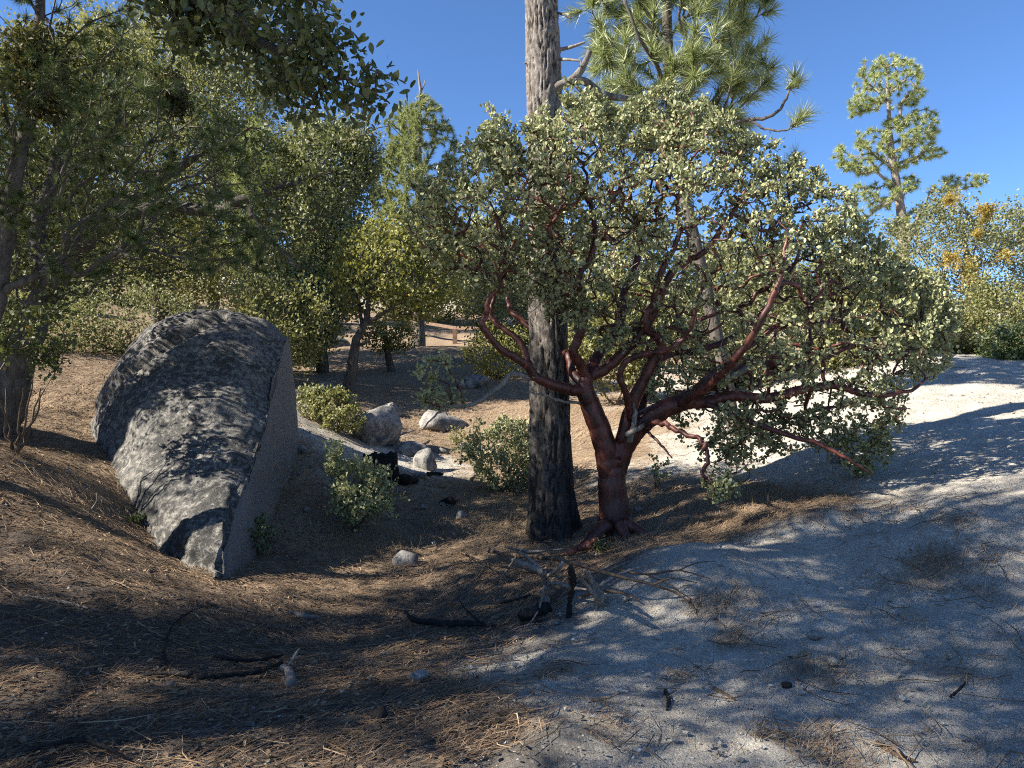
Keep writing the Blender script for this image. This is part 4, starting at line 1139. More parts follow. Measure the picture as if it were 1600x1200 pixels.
shrub('seedling', 'little dark green sprout against the front right face of the boulder', G(405, 868), [(393, 850), (398, 820), (412, 808), (425, 825), (424, 858)], float(G(405, 868)[1]), .15, 36, 'sprig', 82, (.035, .022), 9, stems=3, clump=0, spray=.05, spread=.02)
shrub('seedling', 'low green sprig at the foot of the manzanita trunk', G(940, 862), [(922, 862), (925, 848), (945, 842), (960, 850), (955, 864)], float(G(940, 862)[1]), .12, 30, 'sprig', 83, (.026, .016), 8, stems=3, clump=0, spray=.05, spread=.02)
shrub('seedling', 'pale yellow seedling on the sunlit slope left of the round shrub', G(717, 700), [(703, 690), (706, 675), (718, 670), (730, 680), (728, 696)], float(G(717, 700)[1]), .2, 26, 'oak_far', 84, (.05, .03), 8, stems=3, clump=0, spray=.08, spread=.03)
shrub('moss_tuft', 'small bright green tuft at the left foot of the boulder', G(213, 818), [(203, 818), (205, 807), (214, 803), (224, 809), (223, 820)], float(G(213, 818)[1]), .06, 50, 'sprig', 85, (.02, .014), 8, stems=2, clump=0, spray=.03, spread=.008)
fl = G(416, 845)
mb = MB(); gg = np.random.default_rng(5)
pc = PX(416, 817, float(fl[1]) - .05)
add_leaves(mb, np.repeat(pc[None], 6, 0), np.array([[math.cos(a), math.sin(a), .4] for a in np.arange(6)]), np.tile([[0, 0, 1.]], (6, 1)), .022, .016, np.full(6, .5))
tube(mb, np.array([fl, (fl + pc) / 2, pc]), [.003, .002, .002], 4)
tag(mb.build('flower', M['orange_flower'], loc=fl), 'tiny orange flower on the sprout beside the boulder', 'flower')

# ------------------------------------------------------------------ the shaded trees on the left
D = 7.6
b = GD(-25, D)
lean = np.array([b - (0, 0, .2), PX(8, 640, D), PX(27, 574, D), PX(55, 490, D), PX(85, 440, D), PX(112, 392, D), PX(165, 352, D), PX(240, 326, D - .1), PX(330, 330, D - .2), PX(375, 316, D - .2), PX(430, 295, D - .2), PX(520, 268, D - .2)])
broad_tree('oak_tree', 'leaning shaded oak with its thick trunk at the left edge behind the boulder', b, (lean, [.22, .19, .165, .15, .14, .125, .1, .075, .06, .05, .04, .02]),
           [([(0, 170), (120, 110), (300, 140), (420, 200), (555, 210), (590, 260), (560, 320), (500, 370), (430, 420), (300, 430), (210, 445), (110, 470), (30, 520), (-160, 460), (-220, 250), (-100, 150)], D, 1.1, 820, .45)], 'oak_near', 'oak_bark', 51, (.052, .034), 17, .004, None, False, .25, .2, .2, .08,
           extra_limbs=[(np.array([PX(85, 440, D), PX(60, 394, D + .2), PX(66, 330, D + .3), PX(90, 250, D + .3), PX(110, 160, D + .3)]), [.1, .09, .075, .055, .03]),
                        (np.array([PX(375, 318, D - .2), PX(405, 350, D - .3), PX(430, 385, D - .3), PX(470, 420, D - .3)]), [.03, .026, .02, .01]),
                        (np.array([PX(170, 350, D), PX(215, 300, D + .3), PX(300, 250, D + .5), PX(390, 200, D + .5)]), [.06, .05, .035, .015])])

D = 5.9
b = GD(-45, D)
needle_tree('pine_tree', 'young dark pine in shade at the left edge with a slender mottled trunk', b,
            (np.array([b - (0, 0, .2), PX(-25, 560, D), PX(-5, 450, D), PX(10, 350, D), PX(24, 265, D), PX(42, 205, D), PX(50, 140, D), PX(62, 0, D), PX(70, -200, D)]), [.1, .085, .075, .065, .058, .05, .045, .035, .015]),
            [([(60, 60), (200, 80), (330, 150), (400, 260), (440, 330), (420, 420), (340, 440), (220, 420), (110, 460), (40, 400), (-60, 300), (-40, 120)], D, 1.1, 470, .4),
             ([(-200, -50), (60, -250), (230, -60), (200, 60), (60, 60), (-150, 60)], D, 1.2, 130, 0.0)],
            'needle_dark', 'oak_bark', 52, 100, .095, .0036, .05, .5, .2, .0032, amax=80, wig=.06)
mistletoe('large olive brown mistletoe hanging in the young dark pine', 55, 125, 5.8, 52, 601, 'mistletoe_dark', 520, 'olive mistletoe in the left trees', 1.5)
mistletoe('olive brown mistletoe in the leaning oak crown', 262, 150, 7.2, 44, 602, 'mistletoe_dark', 360, 'olive mistletoe in the left trees', .9)

# oak whose trunk stands left of the frame; its low branch hangs into the top of the picture
D = 4.3
b = np.array([-5.6, 3.6, float(H(-5.6, 3.6))])
root_oak, t_oak = None, None
def build_overhang():
    root = thing('oak_tree', 'near oak hanging its dark leafy branch into the top left of the sky', 'tree', b)
    t = Tree(53); g = t.g
    mb = MB()
    def lm(p, r, par=None, at=.3):
        P, rr = t.limb(np.array(p), r, par, 6, at, .012)
        tube(mb, P, rr, 12, .5, True, .2, 53)
    lm([b - (0, 0, .3), b + (.1, 0, 1.2), b + (.35, .1, 2.6), b + (.5, 0, 4.0), b + (.4, -.1, 5.6), b + (.5, 0, 7.0)], [.24, .2, .17, .13, .09, .04], -1, .5)
    lm([b + (.3, .1, 2.5), PX(-150, -10, D), PX(60, -75, D), PX(250, -30, D), PX(400, 60, D), PX(480, 95, D), PX(540, 125, D), PX(590, 150, D)], [.09, .075, .06, .045, .03, .02, .013, .006])
    lm([PX(250, -30, D), PX(300, -40, D), PX(400, -20, D), PX(500, 0, D + .1)], [.04, .032, .022, .01])
    mb.build('trunk', M['oak_bark'], root)
    frame = crown([(230, -40), (520, -60), (530, 30), (540, 75), (595, 95), (607, 150), (590, 175), (530, 185), (470, 180), (400, 150), (330, 110), (250, 60)], D, .7, 170, g, .8, 1.0, None, .2, .3)
    a = g.normal(size=(1100, 3)); a = nrm(a) * (g.uniform(.3, 1, 1100) ** .5)[:, None] * np.array([2.6, 2.8, 2.3]) + b + np.array([.5, .5, 4.6])
    a = a[~((a[:, 1] > 1.0) & (np.abs(a[:, 0]) < a[:, 1] * .72) & (a[:, 2] < EYE + .54 * a[:, 1]))]
    a2 = nrm(g.normal(size=(320, 3))) * (g.uniform(.2, 1, 320) ** .5)[:, None] * np.array([2.2, 1.9, 1.5]) + b + np.array([.2, -.9, 5.7])
    a2 = a2[~((a2[:, 1] > 1.0) & (np.abs(a2[:, 0]) < a2[:, 1] * .72) & (a2[:, 2] < EYE + .54 * a2[:, 1]))]
    a = np.vstack([a, a2])
    t.grow(np.vstack([frame, a]), .25, .2, .07, .3, .004, 2.35)
    mb2 = MB(); t.twigs(mb2, 6); mb2.build('branches', M['oak_bark'], root, kind='stuff')
    C, A, Nn, L, W, tn = leaf_spray(None, t.tips, t.dirs, 17, .062, .034, .22, g, .07, True, .05, keep=True)
    inf = (C[:, 1] > 1) & (np.abs(C[:, 0]) < C[:, 1] * .69) & (np.abs(C[:, 2] - EYE) < C[:, 1] * .515)
    idx = np.nonzero(inf)[0]
    px = CX + C[idx, 0] / C[idx, 1] * F
    near = idx[np.argsort(-px)[:300]]
    rest = np.setdiff1d(np.arange(len(C)), near)
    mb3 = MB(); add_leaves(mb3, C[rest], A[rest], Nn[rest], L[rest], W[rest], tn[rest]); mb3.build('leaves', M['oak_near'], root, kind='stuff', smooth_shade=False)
    ms = [leaf_mesh('leaf', M['oak_near'], .06, .032, v) for v in (.15, .35, .55, .8)]
    loose_leaves(root, 'leaf', ms, C[near], A[near], Nn[near], L[near] / .06)
build_overhang()

# dark sprouts in front of the leaning trunk
D = 6.6
shrub('shrub', 'dark leafy oak sprout growing against the leaning trunk', GD(25, D), [(-30, 540), (-10, 480), (50, 465), (100, 490), (125, 540), (80, 575), (20, 560)], D, .5, 90, 'oak_near', 54, (.05, .03), 14, clump=.3, oval=True)

# trees left of and behind the viewer: they shade the foreground
def shade_oak(x, y, h, rx, seed, label, n=420):
    bb = np.array([x, y, float(H(x, y))])
    root = thing('oak_tree', label, 'tree', bb, 'oaks outside the picture on the left')
    t = Tree(seed); mb = MB()
    P, rr = t.limb(np.array([bb - (0, 0, .2), bb + (.1, .1, h * .3), bb + (-.1, .2, h * .6), bb + (0, 0, h * .9)]), [.22, .17, .12, .04], -1, 5, .35)
    tube(mb, P, rr, 10, .5, True, .2, seed); mb.build('trunk', M['oak_bark'], root)
    a = nrm(t.g.normal(size=(n, 3))) * (t.g.uniform(.2, 1, n) ** .5)[:, None] * np.array([rx, rx, h * .36]) + bb + np.array([0, 0, h * .62])
    a = a[fbm(a / 1.1, 2, seed) > t.g.uniform(-.6, .15, len(a))]
    t.grow(a, .3, .4, .07, .3, .006, 2.35)
    mb = MB(); t.twigs(mb, 5); mb.build('branches', M['oak_bark'], root, kind='stuff')
    mb = MB(); leaf_spray(mb, t.tips, t.dirs, 42, .085, .055, .35, t.g, .13, False, .1); mb.build('leaves', M['oak_near'], root, kind='stuff', smooth_shade=False)
shade_oak(-8.6, 1.2, 9.3, 3.0, 55, 'oak outside the picture left of the viewer', 950)
shade_oak(-9.6, 5.9, 6.8, 2.2, 57, 'oak outside the picture left of the boulder', 260)
shade_oak(-7.2, -2.6, 7.0, 2.4, 56, 'oak outside the picture behind the viewer')

# ------------------------------------------------------------------ rocks
def at_rock(label, px, py, w, h, seed, mat, rot=0, depth=None, group=None, sub=3, sinkf=.25, **k):
    p = G(px, py)
    s = p[1] / F
    sx, sz = w * s * .5, h * s * .72
    c = p + np.array([0, (depth or sx) * .5, sz * (1 - sinkf * 2) * .5])
    return rock('rock', label, c, (sx, depth or sx * .9, sz), seed, M[mat], rot, 0, group, sub, **k)
SR = 'sunlit rocks in the gully'
at_rock('largest sunlit pale boulder beside the yellow green shrub', 580, 690, 105, 78, 201, 'pale_granite', .3, None, SR, 4)
at_rock('flat pale rock just below the sunlit boulder', 640, 710, 62, 24, 202, 'pale_granite', .2, None, SR)
at_rock('angular pale rock with a dark right face, lowest of the sunlit gully rocks', 662, 732, 44, 34, 203, 'pale_granite', .9, None, SR)
at_rock('broad flat pale slab up the gully behind the bare branch', 688, 672, 80, 34, 204, 'pale_granite', -.2, .6, SR)
at_rock('small pale stone right of the angular gully rock', 690, 708, 20, 10, 205, 'pale_granite', 0, None, SR)
at_rock('small grey rock on the sunny slope beside the round shrub', 726, 702, 18, 15, 206, 'grey_granite', .5, None, SR)
at_rock('pale rock behind the wooden stake', 607, 648, 40, 22, 207, 'pale_granite', .1, None, SR)
at_rock('rounded grey rock under the olive shrub behind the pine', 738, 606, 56, 24, 208, 'grey_granite', 0)
at_rock('small grey rock on the bare patch below the fence', 706, 566, 15, 10, 209, 'grey_granite', 0)
at_rock('light grey flat rock below the trunk of the yellowing oak', 505, 612, 40, 16, 210, 'grey_granite', 0)
at_rock('pale outcrop on the slope under the yellowing oak crown', 500, 545, 90, 30, 211, 'pale_granite', 0, 1.0)
at_rock('pale outcrop high on the slope behind the leaning oak trunk', 45, 470, 120, 50, 212, 'pale_granite', 0, 1.5)
at_rock('pale outcrop right of the far fence post', 800, 515, 70, 22, 216, 'pale_granite', 0, 1.0)
at_rock('half buried light stone alone in the needles left of the pine', 630, 884, 40, 24, 213, 'pale_granite', 0)
at_rock('flat grey stone tucked at the right foot of the boulder', 470, 708, 22, 14, 214, 'grey_granite', 0)
at_rock('grey stone beside the manzanita foot at its right', 999, 800, 16, 8, 215, 'grey_granite', 0)
at_rock('dark rock under the drooping right end of the manzanita', 1322, 722, 44, 24, 217, 'grey_granite', .4)
SS = 'small stones lying on the ground'
for k, (px, py, w, h, lab, m_) in enumerate([
    (695, 790, 16, 10, 'dark stone at the bottom of the gully', 'grey_granite'), (720, 812, 20, 16, 'grey upright stone in the gully needles', 'grey_granite'), (678, 853, 11, 9, 'little pale stone right of the half buried light stone', 'pale_granite'),
    (478, 799, 15, 8, 'pale chip between boulder and shaded shrub', 'pale_granite'), (1274, 1000, 26, 13, 'pale stone in the needle patch on the right slope', 'pale_granite'), (1305, 1041, 24, 13, 'pale stone below the needle patch on the right slope', 'pale_granite'),
    (1230, 1075, 22, 9, 'black stone on the grey granite slope', 'char'), (980, 938, 13, 11, 'white stone at the top of the grey mound', 'pale_granite'), (590, 1130, 34, 28, 'dark pointed clod in the bottom foreground', 'char'), (655, 1065, 40, 18, 'grey lump at the edge of the granite gravel', 'grey_granite'),
    (265, 1072, 13, 7, 'white pebble below the black curved branch', 'pale_granite'), (459, 933, 6, 5, 'white pebble in the needles in front of the boulder', 'pale_granite'), (135, 1056, 9, 7, 'pale pebble among the left needles', 'pale_granite'), (1045, 905, 16, 9, 'pale stone behind the branch heap', 'pale_granite'),
    (660, 795, 12, 8, 'grey chip near the gully bottom', 'grey_granite'), (655, 745, 30, 10, 'pale ground stone below the charred stump', 'pale_granite')]):
    at_rock(lab, px, py, w, h, 230 + k, m_, k * .7, None, SS, 2)

# ------------------------------------------------------------------ stump, stake, fence
def build_stump():
    p = G(590, 745)
    s = p[1] / F
    g = np.random.default_rng(3)
    n, m = 40, 12
    a = np.linspace(0, 2 * np.pi, n, endpoint=False)
    r0 = 26 * s
    prof = r0 * (1 + .18 * fbm(np.column_stack([np.cos(a), np.sin(a), a * 0]) * 1.6, 3, 7) * 2)
    top = 34 * s * (1 + .3 * fbm(np.column_stack([np.cos(a), np.sin(a), a * 0 + 5]) * 1.3, 2, 8) * 2)
    V = []
    for k in range(m):
        f = k / (m - 1)
        rr = prof * (1.15 - .2 * f)
        V.append(np.column_stack([p[0] + np.cos(a) * rr, p[1] + .15 + np.sin(a) * rr, p[2] - .1 + (top + .1) * f]))
    for f, dz in ((.8, -.02), (.6, -.10), (.3, -.16), (.02, -.18)):
        V.append(np.column_stack([p[0] + np.cos(a) * prof * .95 * f, p[1] + .15 + np.sin(a) * prof * .95 * f, p[2] + top * f + 34 * s * (1 - f) + dz]))
    V = np.array(V); R_ = len(V)
    i = np.arange(R_ - 1)[:, None] * n; j = np.arange(n)[None]; k = (j + 1) % n
    Q = np.stack([i + j, i + k, i + n + k, i + n + j], -1).reshape(-1, 4)
    V = V.reshape(-1, 3); V = V + .015 * fbm(V * 14, 3, 9)[:, None] * np.array([1, 1, .4])
    tag(MB().add(V, Q).build('stump', M['char'], loc=p), 'burnt black hollow stump behind the shaded shrub', 'stump')
build_stump()

def stick(name, label, pts, rad, mat, cat='branch', group=None, forks=(), lift=None, sides=8, rough=.45):
    """pts: (px, py, height of the axis above the ground) on the ground."""
    P = np.array([G(p[0], p[1], 0, p[2] if len(p) > 2 else 0) + (0, 0, (p[2] if len(p) > 2 else 0) + rad[0] * .15) for p in pts])
    root = thing(name, label, cat, P[0], group)
    Q = catmull(P, 9)
    gs = np.random.default_rng(int(abs(pts[0][0]) + 7 * abs(pts[0][1])))
    ra = np.interp(np.linspace(0, 1, len(Q)), np.linspace(0, 1, len(rad)), rad)
    Q[1:-1] += gs.normal(0, .16, (len(Q) - 2, 3)) * ra[1:-1, None]
    ra = ra * np.clip(1 + gs.normal(0, .13, len(Q)), .6, 1.5)
    mb = MB(); tube(mb, Q, ra, sides, .5, True, rough, int(abs(pts[0][0])))
    mb.build('stem', M[mat], root)
    for fp, fr in forks:
        P = np.array([G(p[0], p[1], 0, p[2] if len(p) > 2 else 0) + (0, 0, (p[2] if len(p) > 2 else 0) + fr[0] * .4) for p in fp])
        Q = catmull(P, 5)
        mb = MB(); tube(mb, Q, np.interp(np.linspace(0, 1, len(Q)), np.linspace(0, 1, len(fr)), fr), 6, .5, True, rough, 4)
        mb.build('side_twig', M[mat], root)
    return root

p = G(616, 672)
mb = MB(); tube(mb, np.array([p - (0, 0, .1), p + (0, 0, .18), p + (-.01, 0, .36)]), [.045, .042, .04], 4, .5, True, .1)
tag(mb.build('wooden_stake', M['brown_twig'], loc=p, smooth_shade=False), 'short wooden stake standing among the sunlit gully rocks', 'stake')
stick('dead_branch', 'small bleached branch lying across the gully rocks', [(600, 690, .12), (625, 680, .16), (650, 672, .15)], [.025, .02, .012], 'grey_wood')

def build_fence():
    A, Bp = PX(640, 500, 27.5), PX(835, 560, 23.5)
    posts = [0.02, .40, .78, 1.0]
    root = thing('rail_fence', 'low brown wooden rail fence across the far slope', 'fence', [A[0], A[1], float(H(A[0], A[1]))])
    tops = []
    for f in posts:
        q = A * (1 - f) + Bp * f
        z = float(H(q[0], q[1]))
        tops.append(np.array([q[0], q[1], z + .5]))
        mb = MB(); w = .075
        c = np.array([[-w, -w], [w, -w], [w, w], [-w, w]])
        V = [[q[0] + cx_, q[1] + cy_, zz] for zz in (z - .2, z + .50) for cx_, cy_ in c]
        mb.add(V, [(0, 1, 5, 4), (1, 2, 6, 5), (2, 3, 7, 6), (3, 0, 4, 7), (4, 5, 6, 7)])
        mb.build('post', M['fence_wood'], root, smooth_shade=False)
    for a_, b_ in zip(tops[:-1], tops[1:]):
        mb = MB(); u = nrm(b_ - a_)
        n_ = nrm(np.cross(u, [0, 0, 1])) * .06
        v_ = np.array([0, 0, .11])
        a2, b2 = a_ + u * .004, b_ - u * .004
        V = [a2 - n_ + (0, 0, .003), a2 + n_ + (0, 0, .003), a2 + n_ + v_, a2 - n_ + v_, b2 - n_ + (0, 0, .003), b2 + n_ + (0, 0, .003), b2 + n_ + v_, b2 - n_ + v_]
        mb.add(V, [(0, 1, 2, 3), (4, 7, 6, 5), (0, 4, 5, 1), (1, 5, 6, 2), (2, 6, 7, 3), (3, 7, 4, 0)])
        mb.build('rail', M['fence_wood'], root, smooth_shade=False)
build_fence()

# ------------------------------------------------------------------ dead branches on the ground
HEAP = 'dead branches heaped in front of the pine'
stick('dead_branch', 'longest pale dead branch lying across the top of the heap', [(765, 862, .10), (800, 868, .20), (850, 872, .26), (905, 884, .28), (960, 900, .22), (1020, 915, .12), (1060, 930, .04), (1088, 955, .01)], [0.0187, 0.0173, 0.0158, 0.0144, 0.0115, 0.0086, 0.0065, 0.0036], 'brown_twig', 'branch', HEAP, [([(1020, 915, .12), (1050, 905, .14), (1090, 912, .05)], [0.0065, 0.0050, 0.0022])])
stick('dead_branch', 'thin forked dead branch poking out left of the heap', [(717, 862, .04), (760, 880, .14), (800, 888, .2), (830, 893, .2), (862, 893, .2)], [0.0058, 0.0086, 0.0115, 0.0144, 0.0173], 'brown_twig', 'branch', HEAP)
stick('dead_branch', 'thick twisted grey root arching in the middle of the heap', [(850, 955, 0), (856, 930, .06), (852, 905, .22), (845, 893, .3), (815, 880, .35), (800, 875, .3)], [0.0216, 0.0187, 0.0216, 0.0245, 0.0180, 0.0072], 'grey_wood', 'branch', HEAP, [([(845, 893, .3), (825, 872, .38), (805, 862, .4)], [0.0144, 0.0101, 0.0043]), ([(852, 905, .22), (872, 890, .36), (880, 880, .4)], [0.0144, 0.0130, 0.0115])])
stick('dead_branch', 'knobbly charred stick standing in the heap with a pale cut end', [(888, 965, 0), (890, 940, .1), (893, 915, .24), (893, 898, .36)], [0.0216, 0.0187, 0.0245, 0.0259], 'char', 'branch', HEAP, [([(893, 898, .36), (892, 892, .42), (892, 888, .45)], [0.0230, 0.0216, 0.0144])])
stick('dead_branch', 'splintered upright black and grey snag right of the heap', [(940, 945, 0), (930, 925, .12), (920, 905, .26), (913, 893, .38)], [0.0360, 0.0324, 0.0252, 0.0101], 'grey_wood', 'branch', HEAP, [([(936, 940, .04), (918, 918, .2), (904, 898, .34)], [0.0216, 0.0173, 0.0072])])
stick('dead_branch', 'pale curved stick bending right from the splintered snag', [(930, 925, .06), (945, 910, .12), (970, 897, .1), (1010, 885, .08), (1040, 880, .05)], [0.0101, 0.0115, 0.0101, 0.0072, 0.0036], 'grey_wood', 'branch', HEAP)
stick('dead_branch', 'short thick black log end at the bottom of the heap', [(815, 965, .02), (835, 958, .06), (858, 950, .06)], [0.0360, 0.0396, 0.0324], 'char', 'branch', HEAP)
stick('dead_branch', 'thin bleached twig hanging at the lower front of the heap', [(850, 915, .2), (846, 940, .12), (835, 965, .05), (820, 985, .01)], [0.0072, 0.0072, 0.0058, 0.0029], 'grey_wood', 'branch', HEAP)
stick('dead_branch', 'low grey branch lying at the back of the heap against the pine foot', [(790, 855, .05), (830, 862, .06), (880, 858, .06)], [0.0101, 0.0115, 0.0072], 'grey_wood', 'branch', HEAP)
stick('dead_branch', 'dark bent stick lying left of the heap', [(770, 945, .02), (800, 938, .04), (830, 930, .05)], [0.0072, 0.0086, 0.0058], 'char', 'branch', HEAP)
stick('dead_branch', 'thin grey stick leaning on the left end of the heap', [(782, 905, .02), (800, 880, .16), (815, 858, .28)], [.009, .008, .004], 'grey_wood', 'branch', HEAP)
stick('dead_branch', 'short brown stick across the lower right of the heap', [(905, 935, .05), (935, 925, .08), (975, 928, .05), (1000, 940, .02)], [.010, .011, .009, .004], 'brown_twig', 'branch', HEAP)
stick('dead_branch', 'bent bleached branch bridging the two upright sticks of the heap', [(845, 925, .08), (868, 912, .14), (890, 918, .12), (918, 922, .08)], [.012, .014, .012, .006], 'grey_wood', 'branch', HEAP)
stick('dead_branch', 'wispy brown branch spreading over the mound right of the heap', [(960, 890, .08), (1010, 898, .08), (1060, 892, .06), (1110, 905, .02)], [.008, .008, .006, .003], 'brown_twig', 'branch', HEAP, [([(1010, 898, .08), (1045, 915, .04), (1075, 935, .01)], [.006, .005, .002]), ([(1060, 892, .06), (1090, 880, .06), (1120, 878, .02)], [.005, .004, .002])])
stick('dead_branch', 'red brown root snaking from the pine foot to the manzanita', [(885, 868, .0), (905, 858, .03), (925, 852, .05), (938, 838, .07)], [.03, .035, .035, .04], 'red_bark', 'root')
GB = 'burnt branches lying on the ground'
stick('burnt_branch', 'long black curved branch looping over the left foreground', [(335, 946, .01), (300, 955, .02), (272, 975, .03), (258, 1005, .03), (258, 1030, .03), (275, 1050, .03), (310, 1058, .03), (350, 1056, .03), (400, 1050, .03), (440, 1036, .03)], [0.0037, 0.0062, 0.0074, 0.0087, 0.0099, 0.0112, 0.0124, 0.0136, 0.0136, 0.0124], 'char', 'branch', GB, [([(300, 1056, .03), (260, 1055, .02), (218, 1058, .01)], [.016, .013, .008])])
stick('burnt_branch', 'short black branch parallel to the looping one', [(335, 1024, .02), (360, 1030, .03), (400, 1032, .03), (440, 1024, .04)], [0.0124, 0.0136, 0.0124, 0.0087], 'char', 'branch', GB)
stick('burnt_branch', 'forked grey brown stub at the end of the black looping branch', [(455, 1072, .02), (450, 1050, .06), (440, 1042, .08)], [.025, .022, .016], 'grey_wood', 'branch', GB, [([(448, 1048, .05), (458, 1030, .12), (468, 1014, .16)], [.012, .009, .005])])
stick('burnt_branch', 'charred log lying in the needles left of the branch heap', [(634, 955, .08), (645, 968, .05), (680, 974, .04), (720, 975, .04), (770, 978, .03)], [0.0087, 0.0186, 0.0223, 0.0211, 0.0124], 'char', 'branch', GB)
stick('burnt_branch', 'slender black stick rising from the charred log', [(715, 935, .16), (730, 955, .12), (750, 972, .06), (775, 978, .03)], [0.0037, 0.0062, 0.0074, 0.0062], 'char', 'branch', GB)
stick('burnt_branch', 'sooty branch at the bottom left corner of the ground', [(20, 1180, .01), (60, 1170, .02), (110, 1158, .04), (150, 1162, .04), (195, 1185, .02)], [0.0074, 0.0112, 0.0112, 0.0087, 0.0037], 'char', 'branch', GB)
stick('burnt_branch', 'black slab of burnt wood in the bottom left corner', [(18, 1192, .0), (60, 1190, .01), (105, 1186, .01)], [0.0124, 0.0186, 0.0112], 'char', 'branch', GB)
LS = 'loose sticks on the needles'
for pts, rad, m_, lab in [
    ([(30, 930), (70, 937), (110, 943), (150, 955)], [.007, .009, .009, .005], 'grey_wood', 'bleached white stick on the left bank'),
    ([(0, 1028), (30, 1028), (58, 1027)], [.009, .009, .005], 'grey_wood', 'straight grey stick touching the left edge'),
    ([(100, 1120), (114, 1105), (126, 1088)], [.004, .005, .004], 'grey_wood', 'short pale stick below the left bank'),
    ([(115, 1133), (135, 1118), (156, 1102)], [.004, .005, .004], 'grey_wood', 'thin pale stick next to the short pale one'),
    ([(392, 1023), (420, 1005), (443, 980)], [.004, .005, .004], 'brown_twig', 'thin brown stick pointing up above the black branch'),
    ([(545, 1075), (575, 1040), (610, 1010), (632, 1000)], [.008, .008, .007, .004], 'grey_wood', 'long pale twig on the granite gravel'),
    ([(455, 957, .02), (475, 962, .03), (500, 965, .02)], [.014, .02, .008], 'grey_wood', 'stubby bleached wood scrap in front of the boulder'),
    ([(765, 1010), (800, 985), (840, 975), (870, 990)], [.004, .005, .005, .003], 'grey_wood', 'wiry pale twig below the branch heap'),
    ([(1075, 935), (1085, 950), (1090, 965)], [.008, .007, .004], 'brown_twig', 'brown twig stuck in the top of the grey mound'),
    ([(1040, 1080), (1045, 1095), (1042, 1110)], [.012, .012, .006], 'char', 'short black stick upright on the grey slope'),
    ([(1115, 1075), (1130, 1085), (1150, 1096)], [.012, .012, .006], 'brown_twig', 'dark bark strip lying on the grey slope'),
    ([(1370, 1160), (1400, 1180), (1430, 1190)], [.01, .012, .006], 'brown_twig', 'brown stick at the bottom right'),
    ([(1485, 1090), (1500, 1078), (1510, 1065)], [.006, .007, .004], 'char', 'small forked black twig on the right slope'),
    ([(20, 720), (45, 728), (60, 745)], [.008, .008, .004], 'grey_wood', 'grey stick in the sunny needles of the left bank'),
    ([(95, 760), (105, 745), (108, 725, .1)], [.006, .006, .003], 'grey_wood', 'upright bare twig on the sunny left bank'),
    ([(140, 800), (150, 785, .06), (152, 770, .14)], [.006, .005, .003], 'grey_wood', 'bare twig standing near the foot of the boulder')]:
    stick('stick', lab, pts, rad, m_, 'stick', LS, sides=6)
at = G(635, 752)
stick('burnt_branch', 'crumbled dark wood chunk below the charred stump', [(618, 752, .03), (635, 750, .06), (652, 752, .02)], [.05, .06, .03], 'char', 'branch', GB)
stick('burnt_branch', 'black wood scrap at the bottom of the gully', [(692, 785, .02), (702, 783, .05), (712, 787, .02)], [.04, .045, .03], 'char', 'branch', GB)
stick('burnt_branch', 'dark fallen stick behind the angular gully rock', [(668, 742, .02), (680, 741, .03), (692, 742, .02)], [.03, .03, .02], 'char', 'branch', GB)
p = G(740, 1001)
g_ = np.random.default_rng(8)
V = np.array([[0, 0, .008], [.03, .005, .018], [.05, .02, .012], [.02, .03, .022], [-.01, .02, .01]]) * .6 + p
tag(MB().add(V, None, [(0, 1, 3), (1, 2, 3), (0, 3, 4)]).build('plastic_scrap', M['blue_plastic'], loc=p, smooth_shade=False), 'tiny scrap of blue plastic lying below the branch heap', 'litter')

# ------------------------------------------------------------------ what nobody could count
def ground_points(n, y0, y1, g, power=1.6):
    y = y0 + (y1 - y0) * g.uniform(0, 1, n) ** power
    x = g.uniform(-1, 1, n) * (y * .74 + .6)
    return x, y

